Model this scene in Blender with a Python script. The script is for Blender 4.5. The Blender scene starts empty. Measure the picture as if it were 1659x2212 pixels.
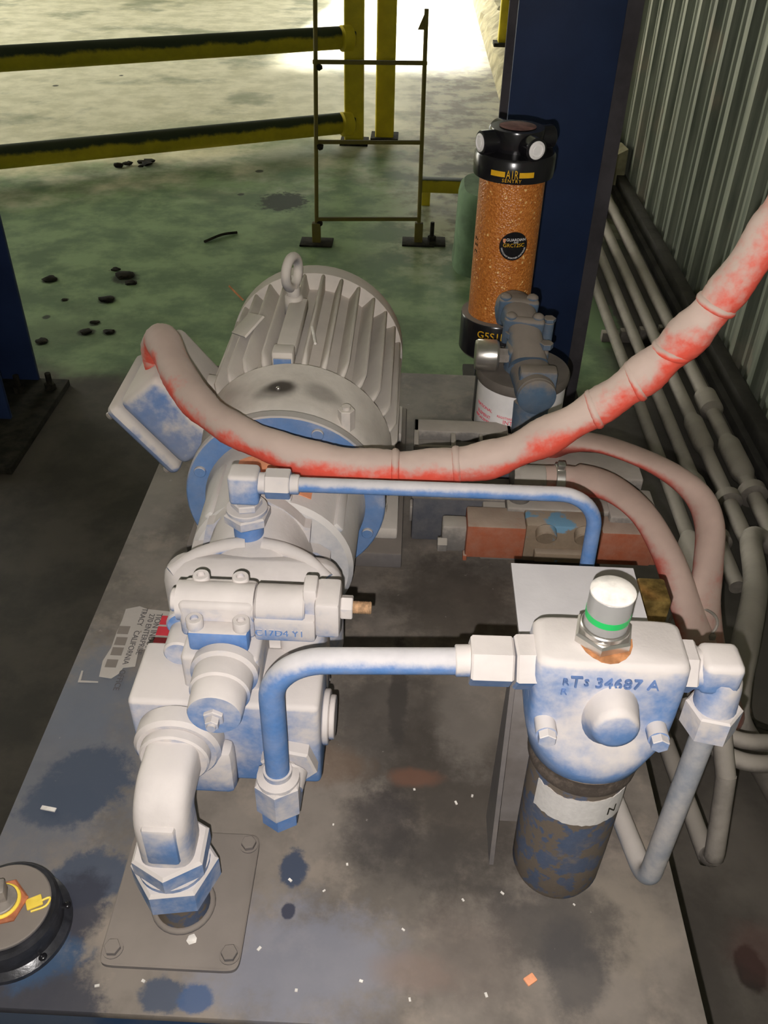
import bpy, bmesh, math, random
from mathutils import Vector, Matrix
random.seed(7)
PI = math.pi
scn = bpy.context.scene
col = scn.collection

# ------------------------------------------------------------------ camera
W, H = 1659.0, 2212.0
cx, cy = 829.5, 1106.0
VY, VZ = (924.0, -357.0), (760.0, 3600.0)          # vanishing points of the tank's long edges and of the plumb lines
F = math.sqrt(-((VY[0]-cx)*(VZ[0]-cx) + (VY[1]-cy)*(VZ[1]-cy)))
def _c(v): return Vector((v[0]-cx, -(v[1]-cy), -F)).normalized()
Yc = _c(VY); Zc = -_c(VZ); Xc = Yc.cross(Zc)
M = Matrix((Xc, Yc, Zc))
CAM = Vector((0, 0, 1.42))
cd = bpy.data.cameras.new('camera'); cam = bpy.data.objects.new('camera', cd); col.objects.link(cam)
cam.matrix_world = Matrix.Translation(CAM) @ M.to_4x4()
cd.sensor_fit = 'HORIZONTAL'; cd.sensor_width = 36; cd.lens = F/W*36; cd.clip_start = .02; cd.clip_end = 200
scn.camera = cam
def ray(px, py): return M @ Vector((px-cx, -(py-cy), -F))
def PZ(px, py, z): d = ray(px, py); return CAM + d*((z-CAM.z)/d.z)
def PY(px, py, y): d = ray(px, py); return CAM + d*(y/d.y)

# ------------------------------------------------------------------ light
scn.view_settings.view_transform = 'Standard'; scn.view_settings.look = 'None'
scn.view_settings.gamma = 1; scn.view_settings.exposure = 0; scn.view_settings.use_curve_mapping = False
wd = bpy.data.worlds.new('world'); scn.world = wd; wd.use_nodes = True
wd.node_tree.nodes['Background'].inputs[0].default_value = (1.0, .97, .88, 1)
wd.node_tree.nodes['Background'].inputs[1].default_value = 11.0
def lamp(name, typ, loc, energy, color=(1, 1, 1), **kw):
    l = bpy.data.lights.new(name, typ); l.energy = energy; l.color = color
    for k, v in kw.items(): setattr(l, k, v)
    o = bpy.data.objects.new(name, l); o.location = loc; col.objects.link(o); return o
sun = lamp('sun', 'SUN', (0, 14, 6), 24, (1, .95, .82), angle=.10)
sun.rotation_euler = Vector((-.03, -.80, -.60)).to_track_quat('-Z', 'Y').to_euler()
# the phone's own flash, beside its lens
flash = lamp('flash', 'POINT', CAM + M @ Vector((-.012, -.026, 0)), 43, (1, .95, .92), shadow_soft_size=.003)

# ------------------------------------------------------------------ materials
def lin(c):
    return tuple(((x/12.92) if x <= .04045 else ((x+.055)/1.055)**2.4) for x in c)
def rgb(r, g, b): return lin((r/255, g/255, b/255)) + (1,)
class NT:
    def __init__(s, name, rough=.7, metal=0, spec=.3):
        s.m = bpy.data.materials.new(name); s.m.use_nodes = True
        s.t = s.m.node_tree; s.b = s.t.nodes['Principled BSDF']
        s.b.inputs['Roughness'].default_value = rough; s.b.inputs['Metallic'].default_value = metal
        s.b.inputs['Specular IOR Level'].default_value = spec
        s.geo = s.n('ShaderNodeNewGeometry')
    def n(s, typ, **kw):
        x = s.t.nodes.new(typ)
        for k, v in kw.items(): setattr(x, k, v)
        return x
    def put(s, sock, v):
        if hasattr(v, 'is_output') or isinstance(v, bpy.types.NodeSocket): s.t.links.new(v, sock)
        else: sock.default_value = v
    def math(s, op, a, b=0.0, c=None, clamp=False):
        x = s.n('ShaderNodeMath', operation=op, use_clamp=clamp); s.put(x.inputs[0], a); s.put(x.inputs[1], b)
        if c is not None: s.put(x.inputs[2], c)
        return x.outputs[0]
    def noise(s, scale, detail=4, rough=.6, vec=None, dist=0):
        x = s.n('ShaderNodeTexNoise'); x.inputs['Scale'].default_value = scale; x.inputs['Detail'].default_value = detail
        x.inputs['Roughness'].default_value = rough; x.inputs['Distortion'].default_value = dist
        s.t.links.new(vec or s.geo.outputs['Position'], x.inputs['Vector']); return x.outputs['Fac']
    def step(s, v, lo, hi):
        x = s.n('ShaderNodeMapRange', interpolation_type='SMOOTHSTEP'); s.put(x.inputs[0], v)
        x.inputs[1].default_value = lo; x.inputs[2].default_value = hi; return x.outputs[0]
    def mix(s, f, a, b):
        x = s.n('ShaderNodeMix', data_type='RGBA'); s.put(x.inputs[0], f); s.put(x.inputs[6], a); s.put(x.inputs[7], b); return x.outputs[2]
    def sep(s):
        x = s.n('ShaderNodeSeparateXYZ'); s.t.links.new(s.geo.outputs['Position'], x.inputs[0]); return x.outputs
    def nz(s):
        x = s.n('ShaderNodeSeparateXYZ'); s.t.links.new(s.geo.outputs['Normal'], x.inputs[0]); return x.outputs[2]
    def blob(s, x0, y0, rx, ry, soft=.5, wob=.35, wscale=18, P=None, N=None):
        X = s.math('DIVIDE', s.math('SUBTRACT', P[0], x0), rx); Y = s.math('DIVIDE', s.math('SUBTRACT', P[1], y0), ry)
        d = s.math('SQRT', s.math('ADD', s.math('MULTIPLY', X, X), s.math('MULTIPLY', Y, Y)))
        d = s.math('ADD', d, s.math('MULTIPLY', s.math('SUBTRACT', N, .5), wob*2))
        return s.step(d, 1+soft*.5, 1-soft*.5)
    def out(s, colr, bump=None, bstr=.2, bdist=.002):
        s.put(s.b.inputs['Base Color'], colr)
        if bump is not None:
            x = s.n('ShaderNodeBump'); x.inputs['Strength'].default_value = bstr; x.inputs['Distance'].default_value = bdist
            s.t.links.new(bump, x.inputs['Height']); s.t.links.new(x.outputs[0], s.b.inputs['Normal'])
        return s.m
def plain(name, c, rough=.6, metal=0, spec=.3, var=.25, scale=40, bump=.1):
    s = NT(name, rough, metal, spec); n = s.noise(scale)
    d = tuple(x*(1-var) for x in c[:3])+(1,); l = tuple(min(1, x*(1+var)) for x in c[:3])+(1,)
    return s.out(s.mix(s.step(n, .3, .7), d, l), n, bump)
def dusty(name, base, dust, lo=.05, hi=.6, namp=.7, scale=22, fine=.18, rough=.75, extra=None, film=.12):
    """paint with dust lying on whatever faces up, thinned by wear"""
    s = NT(name, rough); n = s.noise(scale, 5); n2 = s.noise(scale*6, 3)
    v = s.math('ADD', s.nz(), s.math('MULTIPLY', s.math('SUBTRACT', n, .5), namp*2))
    v = s.math('ADD', v, s.math('MULTIPLY', s.math('SUBTRACT', n2, .5), fine*2))
    f = s.math('MAXIMUM', s.step(v, lo, hi), s.math('MULTIPLY', s.step(n, .25, .75), film*2))
    b2 = tuple(x*.72 for x in base[:3])+(1,)
    d2 = tuple(x*.86 for x in dust[:3])+(1,)
    c = s.mix(f, s.mix(n2, b2, base), s.mix(s.step(s.noise(scale*.5), .35, .65), d2, dust))
    if extra:
        e = s.step(s.noise(extra[1], 5), extra[2], extra[2]+.06); c = s.mix(e, c, extra[0])
    return s.out(c, n2, .25, .0015)
MAT = {}
BLUE = rgb(92, 134, 190); DUST = rgb(204, 196, 191)
MAT['blue'] = dusty('dusty_blue_paint', BLUE, DUST, -.30, .5, .75, 16, film=.12)
MAT['blue_top'] = dusty('thickly_dusted_blue_paint', BLUE, DUST, -.6, .2, .7, film=.2)
MAT['blue_clean'] = dusty('blue_paint_with_light_dust', rgb(78, 128, 192), DUST, .2, .95, .5)
MAT['tube_blue'] = dusty('blue_tube_paint', rgb(84, 130, 190), rgb(194, 190, 191), .0, .75, .45, 30)
MAT['motor'] = dusty('motor_casting_under_dust', rgb(142, 142, 146), rgb(212, 203, 193), -.7, .25, .5, 14)
MAT['motor_blue'] = dusty('motor_blue_paint', rgb(92, 134, 188), rgb(188, 182, 176), -.1, .7, .7, 14)
MAT['jbox'] = dusty('junction_box_paint', rgb(98, 132, 184), rgb(208, 199, 190), -.15, .45, .9, 12, film=.2)
MAT['bell'] = dusty('adapter_casting_paint', rgb(150, 160, 178), rgb(204, 199, 194), -.6, .3, .5, 14)
MAT['hose'] = dusty('red_hose_under_dust', rgb(236, 88, 68), rgb(194, 172, 160), -.30, .60, 1.2, 17, .35, film=.06)
MAT['hose_sleeve'] = dusty('red_sleeve_under_grey_dust', rgb(206, 92, 78), rgb(188, 162, 150), -.5, .6, .9, 18, .3, film=.08)
MAT['dark_box'] = dusty('black_plastic_under_dust', rgb(86, 88, 96), rgb(150, 144, 136), .25, .9, .5, 30)
MAT['grey_block'] = dusty('grey_valve_block', rgb(120, 116, 112), rgb(172, 164, 154), -.2, .5, .5, 25)
MAT['solenoid'] = dusty('red_brown_solenoid_paint', rgb(168, 92, 62), rgb(170, 150, 134), .3, 1.0, .35, 40)
MAT['brown_valve'] = dusty('brown_grimed_valve_body', rgb(140, 122, 102), rgb(164, 148, 130), .1, .9, .6, 30, .2, .7, (rgb(110, 150, 176), 18, .56))
MAT['greyblue'] = dusty('grey_blue_casting', rgb(84, 108, 132), rgb(136, 126, 116), -.05, .5, .5, 25)
MAT['conduit'] = dusty('dust_grey_conduit', rgb(118, 111, 104), rgb(160, 152, 142), -.3, .7, .4, 16)
MAT['pipe_dusty'] = dusty('dusty_steel_tube', rgb(136, 144, 156), rgb(186, 178, 171), -.3, .6, .6, 16)
MAT['bowl'] = dusty('flaking_blue_bowl', rgb(78, 92, 118), rgb(118, 108, 98), -.2, .9, 1.2, 34, .5, .7, (rgb(104, 94, 84), 40, .46))
MAT['bracket'] = dusty('dusted_bracket_steel', rgb(122, 114, 108), rgb(206, 202, 202), .2, .8, .25, 12)
MAT['cover'] = dusty('grimy_cover_plate', rgb(112, 108, 108), rgb(132, 123, 115), -.2, .9, .6, 14)
MAT['steel'] = plain('dusty_steel', rgb(150, 142, 134), .5, .3)
MAT['bright'] = plain('bright_steel', rgb(200, 196, 190), .3, .9, .5, .1)
MAT['brass'] = plain('dirty_brass', rgb(176, 146, 86), .35, .8, .5, .5, 60)
MAT['black'] = plain('gloss_black_plastic', rgb(26, 25, 28), .22, 0, .5, .1, 20, .02)
MAT['rubber'] = plain('black_rubber', rgb(44, 44, 48), .3, 0, .5, .4, 60, .3)
MAT['white'] = plain('white_label', rgb(236, 232, 230), .5, 0, .3, .04)
MAT['dirty_white'] = dusty('worn_white_label', rgb(214, 210, 206), rgb(190, 182, 174), .3, 1, .3, 30, .2, .7, (rgb(110, 92, 78), 34, .64))
MAT['red'] = plain('red_print', rgb(214, 60, 72), .5, 0, .3, .05)
MAT['pink'] = plain('red_ink', rgb(226, 74, 96), .5, 0, .3, .05)
MAT['gold'] = plain('gold_print', rgb(222, 170, 34), .4, 0, .3, .1)
MAT['ink'] = plain('grey_ink', rgb(96, 92, 92), .6, 0, .2, .1)
MAT['orange'] = plain('orange_sticker', rgb(238, 164, 124), .6, 0, .2, .15)
MAT['rust'] = plain('rust', rgb(176, 122, 82), .8, 0, .2, .3, 80)
MAT['stud'] = plain('rusty_thread', rgb(196, 160, 124), .5, .3, .3, .3, 200)
MAT['green_band'] = plain('green_band', rgb(40, 176, 92), .4, 0, .3, .05)
MAT['yellow'] = dusty('yellow_rail_paint', rgb(186, 168, 30), rgb(44, 52, 34), .05, .5, .5, 6, .2)
MAT['yellow_post'] = plain('yellow_post_paint', rgb(190, 172, 34), .55, 0, .3, .15, 8)
MAT['yellow_bright'] = plain('yellow_sealant', rgb(246, 214, 84), .5, 0, .3, .1)
MAT['plug'] = plain('rust_red_hex', rgb(172, 104, 70), .55, 0, .4, .3, 60)
MAT['rosy'] = plain('reddish_dust', rgb(126, 92, 88), .9, 0, .2, .35, 40)
MAT['greytop'] = plain('dusty_grey_shell', rgb(104, 97, 90), .7, 0, .2, .15, 20)
MAT['cast'] = plain('cast_lettering_blue', rgb(96, 120, 164), .7, 0, .2, .2, 60)
MAT['grimy'] = dusty('oily_scraped_ring', rgb(70, 62, 56), rgb(112, 100, 90), -.2, .9, 1.2, 50, .5)
MAT['navy'] = plain('navy_column_paint', rgb(38, 54, 90), .55, 0, .35, .15, 5, .05)
MAT['navy_dusty'] = plain('dust_dulled_navy', rgb(84, 80, 84), .8, 0, .2, .25, 9)
MAT['dirt'] = plain('oily_dirt', rgb(40, 38, 30), .9, 0, .2, .5, 30, .6)
MAT['chip'] = plain('pale_flake', rgb(226, 220, 212), .7)
MAT['clear'] = NT('clear_plastic', .12).m
_b = MAT['clear'].node_tree.nodes['Principled BSDF']; _b.inputs['Transmission Weight'].default_value = .55; _b.inputs['Base Color'].default_value = (.62, .61, .59, 1); _b.inputs['Roughness'].default_value = .25

def mat_tank():
    s = NT('tank_top_grime', .62, 0, .35); P = s.sep()
    n1 = s.noise(5, 6, .65); n2 = s.noise(16, 6, .65); n3 = s.noise(70, 4, .6); nb = s.noise(26, 6, .7)
    c = s.mix(s.step(n1, .38, .62), rgb(100, 93, 86), rgb(130, 121, 112))
    c = s.mix(s.math('MULTIPLY', s.step(n2, .5, .66), .55), c, rgb(146, 134, 122))
    def B(px, py, rx, ry, colr, k=1.0, soft=.5, wob=.85):
        nonlocal c
        p = PZ(px, py, .5); m = s.blob(p.x, p.y, rx, ry, soft, wob, P=P, N=nb); c = s.mix(s.math('MULTIPLY', m, k), c, colr)
    BL, DK, LT = rgb(66, 75, 92), rgb(62, 58, 55), rgb(142, 134, 126)
    B(120, 1640, .11, .16, rgb(98, 102, 112), .8, 1); B(200, 1500, .05, .08, rgb(100, 106, 118), .6, 1)
    B(640, 2080, .1, .06, rgb(126, 128, 140), .7, .9)
    B(330, 1080, .05, .10, rgb(140, 132, 124), .6, .8)
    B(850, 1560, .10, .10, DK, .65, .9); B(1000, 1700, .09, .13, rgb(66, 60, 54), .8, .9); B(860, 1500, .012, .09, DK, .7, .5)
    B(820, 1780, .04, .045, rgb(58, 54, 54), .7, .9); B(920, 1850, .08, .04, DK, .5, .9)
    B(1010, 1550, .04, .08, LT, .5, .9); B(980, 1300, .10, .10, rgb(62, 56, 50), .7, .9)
    B(1330, 1980, .05, .055, rgb(136, 126, 114), .8, .8); B(1200, 2000, .07, .045, rgb(70, 66, 64), .75, .8); B(1240, 2090, .03, .05, rgb(72, 69, 69), .7, .7)
    B(1010, 2060, .05, .05, rgb(98, 88, 82), .5, .9); B(900, 2100, .04, .02, rgb(130, 112, 102), .6, .9)
    B(190, 1690, .052, .05, BL, .95, .4); B(130, 1740, .05, .03, BL, .9, .5); B(190, 1900, .04, .035, BL, .9, .4); B(165, 1960, .03, .04, rgb(52, 54, 66), .9, .5)
    B(70, 2150, .07, .04, rgb(54, 56, 66), .9, .5); B(60, 2070, .05, .03, rgb(56, 82, 112), .8, .6); B(350, 2150, .022, .018, BL, .9, .35); B(420, 2160, .016, .014, rgb(66, 86, 120), .9, .4)
    B(636, 1872, .016, .021, rgb(58, 68, 88), .95, .35); B(622, 1970, .007, .009, rgb(52, 54, 70), .95, .4)
    B(895, 1680, .03, .012, rgb(122, 84, 66), .6, .9); B(700, 1650, .05, .03, rgb(120, 98, 80), .5, .9)
    sp = s.step(n3, .70, .74); c = s.mix(s.math('MULTIPLY', sp, .35), c, rgb(176, 168, 160))
    r = s.math('SUBTRACT', .8, s.math('MULTIPLY', n1, .25)); s.put(s.b.inputs['Roughness'], r)
    return s.out(c, n2, .18, .002)
MAT['tank'] = mat_tank()
def mat_tank_side():
    s = NT('tank_side_blue', .5); n = s.noise(9, 5)
    return s.out(s.mix(s.step(n, .4, .6), rgb(40, 62, 92), rgb(70, 80, 96)), n, .15)
MAT['tank_side'] = mat_tank_side()
def mat_floor():
    s = NT('green_painted_concrete', .7, 0, .3); P = s.sep()
    n1 = s.noise(1.3, 6, .6); n2 = s.noise(5, 6, .65); n3 = s.noise(26, 5, .65); nb = s.noise(3.5, 4, .6)
    green = s.mix(s.step(n2, .35, .65), rgb(98, 122, 88), rgb(138, 162, 118))
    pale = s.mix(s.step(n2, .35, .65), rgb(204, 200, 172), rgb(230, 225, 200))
    # pale dusty lane beyond the guard rail, its brighter daylight painted in
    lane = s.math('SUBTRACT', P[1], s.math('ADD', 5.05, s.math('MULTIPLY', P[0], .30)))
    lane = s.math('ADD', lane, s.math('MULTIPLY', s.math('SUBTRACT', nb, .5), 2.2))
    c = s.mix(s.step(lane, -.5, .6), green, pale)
    c = s.mix(s.math('MULTIPLY', s.step(n1, .52, .66), .55), c, rgb(88, 104, 78))
    walk = s.math('MULTIPLY', s.step(P[0], -.25, .15), s.step(s.math('ADD', P[1], s.math('MULTIPLY', n2, 2)), 4.2, 5.0))
    c = s.mix(s.math('MULTIPLY', walk, .8), c, s.mix(s.step(n2, .4, .58), rgb(92, 82, 72), rgb(176, 172, 148)))
    # darker floor round the power unit, less dark to its right
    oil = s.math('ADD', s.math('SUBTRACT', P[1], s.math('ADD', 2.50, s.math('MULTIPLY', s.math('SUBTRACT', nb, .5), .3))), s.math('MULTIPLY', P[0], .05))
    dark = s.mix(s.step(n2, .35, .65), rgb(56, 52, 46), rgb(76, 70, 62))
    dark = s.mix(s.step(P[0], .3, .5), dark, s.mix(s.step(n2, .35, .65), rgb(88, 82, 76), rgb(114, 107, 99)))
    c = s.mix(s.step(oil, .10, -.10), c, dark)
    c = s.mix(s.math('MULTIPLY', s.step(P[0], .62, .78), s.step(P[1], 4.2, 3.6)), c, s.mix(n2, rgb(60, 58, 54), rgb(98, 92, 84)))
    def B(px, py, rx, ry, colr, k=1.0, soft=.5, wob=.5):
        nonlocal c
        p = PZ(px, py, 0); m = s.blob(p.x, p.y, rx, ry, soft, wob, P=P, N=n3); c = s.mix(s.math('MULTIPLY', m, k), c, colr)
    D = rgb(34, 40, 28)
    B(612, 435, .11, .13, rgb(40, 54, 36), 1, .4, .9); B(620, 330, .2, .5, rgb(96, 122, 90), .5, 1); B(470, 290, .5, .3, rgb(120, 136, 100), .5, 1)
    B(1290, 690, .07, .22, rgb(112, 140, 96), .9, .4, .3)
    for a, b, r in ((270, 600, .05), (108, 605, .03), (232, 648, .03), (186, 718, .028), (205, 698, .02), (236, 718, .022), (140, 648, .014), (100, 685, .014), (90, 740, .02), (780, 640, .02), (805, 655, .018), (560, 370, .02), (520, 420, .015), (120, 185, .02), (262, 163, .015)):
        B(a, b, r, r*1.2, D, .9, .5)
    B(1620, 2090, .025, .035, rgb(40, 38, 34), .85, .4); B(1650, 2060, .06, .05, rgb(120, 78, 72), .3, .9)
    sp = s.step(n3, .30, .26); c = s.mix(s.math('MULTIPLY', sp, .6), c, rgb(60, 62, 48))
    return s.out(c, n3, .12, .004)
MAT['floor'] = mat_floor()
def mat_wall():
    s = NT('galvanised_sheet', .55, .15, .4); n = s.noise(3, 5)
    x = s.n('ShaderNodeMapping'); x.inputs['Scale'].default_value = (6, 6, .5); s.t.links.new(s.geo.outputs['Position'], x.inputs[0])
    n2 = s.noise(3, 5, .6, x.outputs[0])
    c = s.mix(s.step(n2, .35, .65), rgb(92, 98, 86), rgb(132, 136, 122))
    c = s.mix(s.math('MULTIPLY', s.step(n, .55, .7), .4), c, rgb(150, 132, 116))
    return s.out(c, n2, .1)
MAT['wall'] = mat_wall()
MAT['concrete'] = plain('crumbling_concrete', rgb(168, 160, 130), .9, 0, .2, .35, 8, .6)
MAT['green_concrete'] = plain('green_painted_pier', rgb(104, 128, 98), .8, 0, .2, .3, 8, .3)
MAT['curb'] = plain('dark_grimy_curb', rgb(62, 60, 56), .9, 0, .2, .3, 8, .3)
MAT['room'] = plain('dim_cladding', rgb(150, 152, 140), .8, 0, .2, .1, 2)
def mat_desiccant():
    s = NT('orange_silica_gel', .35, 0, .5)
    v = s.n('ShaderNodeTexVoronoi'); v.inputs['Scale'].default_value = 330; s.t.links.new(s.geo.outputs['Position'], v.inputs['Vector'])
    w = s.n('ShaderNodeSeparateColor'); s.t.links.new(v.outputs['Color'], w.inputs[0])
    c = s.mix(w.outputs[0], rgb(176, 100, 38), rgb(212, 134, 62)); c = s.mix(s.step(w.outputs[1], .965, .985), c, rgb(250, 200, 130))
    return s.out(c, v.outputs['Distance'], .6, .002)
MAT['gel'] = mat_desiccant()

# ------------------------------------------------------------------ mesh helpers
class B:
    def __init__(s): s.bm = bmesh.new()
    def _xf(s, vs, mat):
        for v in vs: v.co = mat @ v.co
    def box(s, c, size, bev=0, rot=None, seg=2):
        r = bmesh.ops.create_cube(s.bm, size=1); vs = r['verts']
        for v in vs: v.co = Vector((v.co.x*size[0], v.co.y*size[1], v.co.z*size[2]))
        if bev:
            es = list({e for v in vs for e in v.link_edges})
            g = bmesh.ops.bevel(s.bm, geom=es, offset=bev, segments=seg, affect='EDGES', profile=.5)
            vs = list({v for f in g['faces'] for v in f.verts} | {v for v in vs if v.is_valid})
        m = Matrix.Translation(Vector(c)) @ (rot.to_4x4() if rot else Matrix())
        s._xf(vs, m); return s
    def span(s, a, b, bev=0, seg=2):
        a = Vector(a); b = Vector(b); d = b-a
        return s.box((a+b)/2, (abs(d.x), abs(d.y), abs(d.z)), bev, None, seg)
    def lathe(s, o, axis, prof, n=28, up=None, phase=0):
        o = Vector(o); ax = Vector(axis).normalized()
        u = (Vector(up) if up else (Vector((0, 0, 1)) if abs(ax.z) < .9 else Vector((1, 0, 0)))); u = (u-ax*u.dot(ax)).normalized(); w = ax.cross(u)
        rings = []
        for r, t in prof:
            if r < 1e-6: rings.append([s.bm.verts.new(o+ax*t)])
            else: rings.append([s.bm.verts.new(o+ax*t+(u*math.cos(phase+2*PI*i/n)+w*math.sin(phase+2*PI*i/n))*r) for i in range(n)])
        for a, b in zip(rings, rings[1:]):
            for i in range(n):
                j = (i+1) % n
                q = [a[i] if len(a) > 1 else a[0], a[j] if len(a) > 1 else None, b[j] if len(b) > 1 else None, b[i] if len(b) > 1 else b[0]]
                q = [x for x in q if x]
                if len(q) > 2: s.bm.faces.new(q)
        if len(rings[0]) > 1: s.bm.faces.new(rings[0][::-1])
        if len(rings[-1]) > 1: s.bm.faces.new(rings[-1])
        return s
    def cyl(s, a, b, r, r2=None, n=24, ch=0, phase=0, up=None):
        a = Vector(a); b = Vector(b); L = (b-a).length; r2 = r if r2 is None else r2
        p = [(r, 0), (r2, L)] if not ch else [(r-ch, 0), (r, ch), (r2, L-ch), (r2-ch, L)]
        return s.lathe(a, b-a, p, n, up, phase)
    def hexa(s, a, b, r, phase=0, up=None): return s.cyl(a, b, r, n=6, ch=r*.08, phase=phase, up=up)
    def tube(s, pts, r, n=16, cap=True, pw=1.0):
        pts = [Vector(p) for p in pts]; N = len(pts); rf = r if callable(r) else (lambda t: r)
        T = [(pts[min(i+1, N-1)]-pts[max(i-1, 0)]).normalized() for i in range(N)]
        u = Vector((0, 0, 1)) if abs(T[0].z) < .9 else Vector((1, 0, 0)); u = (u-T[0]*u.dot(T[0])).normalized(); rings = []
        for i in range(N):
            u = (u-T[i]*u.dot(T[i])).normalized(); w = T[i].cross(u); t = i/(N-1); rr = rf(t)
            if not isinstance(rr, (tuple, list)): rr = (rr, rr)
            q_ = lambda x: math.copysign(abs(x)**pw, x)
            rings.append([s.bm.verts.new(pts[i]+u*q_(math.cos(2*PI*k/n))*rr[0]+w*q_(math.sin(2*PI*k/n))*rr[1]) for k in range(n)])
        for a, b in zip(rings, rings[1:]):
            for k in range(n): s.bm.faces.new((a[k], a[(k+1) % n], b[(k+1) % n], b[k]))
        if cap: s.bm.faces.new(rings[0][::-1]); s.bm.faces.new(rings[-1])
        return s
    def ball(s, c, r, sub=2, sc=(1, 1, 1), jit=0):
        g = bmesh.ops.create_icosphere(s.bm, subdivisions=sub, radius=r)
        for v in g['verts']:
            k = 1+random.uniform(-jit, jit); v.co = Vector((v.co.x*sc[0]*k, v.co.y*sc[1]*k, v.co.z*sc[2]*k))+Vector(c)
        return s
    def torus(s, c, axis, R, r, n=28, m=12):
        ax = Vector(axis).normalized(); u = Vector((0, 0, 1)) if abs(ax.z) < .9 else Vector((1, 0, 0)); u = (u-ax*u.dot(ax)).normalized(); w = ax.cross(u); c = Vector(c); rr = []
        for i in range(n):
            a = 2*PI*i/n; d = u*math.cos(a)+w*math.sin(a)
            rr.append([s.bm.verts.new(c+d*(R+r*math.cos(2*PI*k/m))+ax*r*math.sin(2*PI*k/m)) for k in range(m)])
        for i in range(n):
            a, b = rr[i], rr[(i+1) % n]
            for k in range(m): s.bm.faces.new((a[k], b[k], b[(k+1) % m], a[(k+1) % m]))
        return s
    def prism(s, poly, o, ux, uy, depth):
        """poly (u,v) in the plane o,ux,uy, extruded by the vector depth"""
        o, ux, uy, d = map(Vector, (o, ux, uy, depth))
        a = [s.bm.verts.new(o+ux*p[0]+uy*p[1]) for p in poly]; b = [s.bm.verts.new(v.co+d) for v in a]; n = len(a)
        s.bm.faces.new(a[::-1]); s.bm.faces.new(b)
        for i in range(n): s.bm.faces.new((a[i], a[(i+1) % n], b[(i+1) % n], b[i]))
        return s
    def loft(s, secs, cap=True):
        R = [[s.bm.verts.new(Vector(p)) for p in sec] for sec in secs]; n = len(R[0])
        for a, b in zip(R, R[1:]):
            for i in range(n): s.bm.faces.new((a[i], a[(i+1) % n], b[(i+1) % n], b[i]))
        if cap: s.bm.faces.new(R[0][::-1]); s.bm.faces.new(R[-1])
        return s
    def mesh(s, name, mat, origin=(0, 0, 0), angle=35):
        bmesh.ops.recalc_face_normals(s.bm, faces=s.bm.faces)
        o = Vector(origin)
        for v in s.bm.verts: v.co -= o
        me = bpy.data.meshes.new(name); s.bm.to_mesh(me); s.bm.free()
        me.materials.append(MAT[mat] if isinstance(mat, str) else mat)
        for p in me.polygons: p.use_smooth = True
        me.set_sharp_from_angle(angle=math.radians(angle)); return me
def smooth_path(ctrl, per=10):
    P = [Vector(p) for p in ctrl]; P = [P[0]*2-P[1]]+P+[P[-1]*2-P[-2]]; out = []
    for i in range(1, len(P)-2):
        for k in range(per):
            t = k/per; a, b, c, d = P[i-1:i+3]
            out.append(.5*((2*b)+(c-a)*t+(2*a-5*b+4*c-d)*t*t+(3*b-a-3*c+d)*t**3))
    out.append(P[-2]); return out
def fillet(ctrl, rad, seg=8):
    P = [Vector(p) for p in ctrl]; out = [P[0]]
    for i in range(1, len(P)-1):
        a, b, c = P[i-1:i+2]; d1 = (a-b).normalized(); d2 = (c-b).normalized(); ang = d1.angle(d2)
        if ang > PI-.05: out.append(b); continue
        L = min(rad/math.tan(ang/2), (a-b).length*.49, (c-b).length*.49); R = L*math.tan(ang/2)
        cen = b+(d1+d2).normalized()*(R/math.sin(ang/2)); s0 = b+d1*L-cen; s1 = b+d2*L-cen; th = s0.angle(s1)
        for k in range(seg+1):
            t = k/seg; out.append(cen+(s0*math.sin((1-t)*th)+s1*math.sin(t*th))/math.sin(th))
    out.append(P[-1]); return out

class Thing:
    def __init__(s, name, label, cat, loc, group=None, kind=None):
        s.o = bpy.data.objects.new(name, None); s.o.empty_display_size = .05; s.o.location = loc; col.objects.link(s.o); s.loc = Vector(loc)
        s.o['label'] = label
        if cat: s.o['category'] = cat
        if group: s.o['group'] = group
        if kind: s.o['kind'] = kind
    def part(s, name, b, mat, parent=None, label=None, angle=35, kind=None):
        me = b.mesh(name, mat, s.loc, angle) if isinstance(b, B) else b
        o = bpy.data.objects.new(name, me); col.objects.link(o); o.parent = parent or s.o
        if label: o['label'] = label
        if kind: o['kind'] = kind
        return o
def single(name, b, mat, label, cat=None, group=None, kind=None, angle=35, loc=(0, 0, 0)):
    me = b.mesh(name, mat, loc, angle) if isinstance(b, B) else b
    o = bpy.data.objects.new(name, me); o.location = loc; col.objects.link(o)
    o['label'] = label
    if cat: o['category'] = cat
    if group: o['group'] = group
    if kind: o['kind'] = kind
    return o
def text_b(txt, size, fn, extr=.0006, align='CENTER', spacing=1.0):
    """letters as mesh; fn maps (u, v, w) of the flat text to the world"""
    cu = bpy.data.curves.new('t', 'FONT'); cu.body = txt; cu.size = size; cu.align_x = align; cu.align_y = 'CENTER'; cu.extrude = extr; cu.space_character = spacing; cu.resolution_u = 3
    o = bpy.data.objects.new('t', cu); col.objects.link(o); dg = bpy.context.evaluated_depsgraph_get(); dg.update()
    me = bpy.data.meshes.new_from_object(o.evaluated_get(dg)); bpy.data.objects.remove(o); bpy.data.curves.remove(cu)
    b = B(); b.bm.from_mesh(me); bpy.data.meshes.remove(me)
    for v in b.bm.verts: v.co = fn(v.co.x, v.co.y, v.co.z)
    return b
def flatmap(o, ux, uy):
    o, ux, uy = Vector(o), Vector(ux).normalized(), Vector(uy).normalized(); n = ux.cross(uy)
    return lambda u, v, w: o+ux*u+uy*v+n*w
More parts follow.
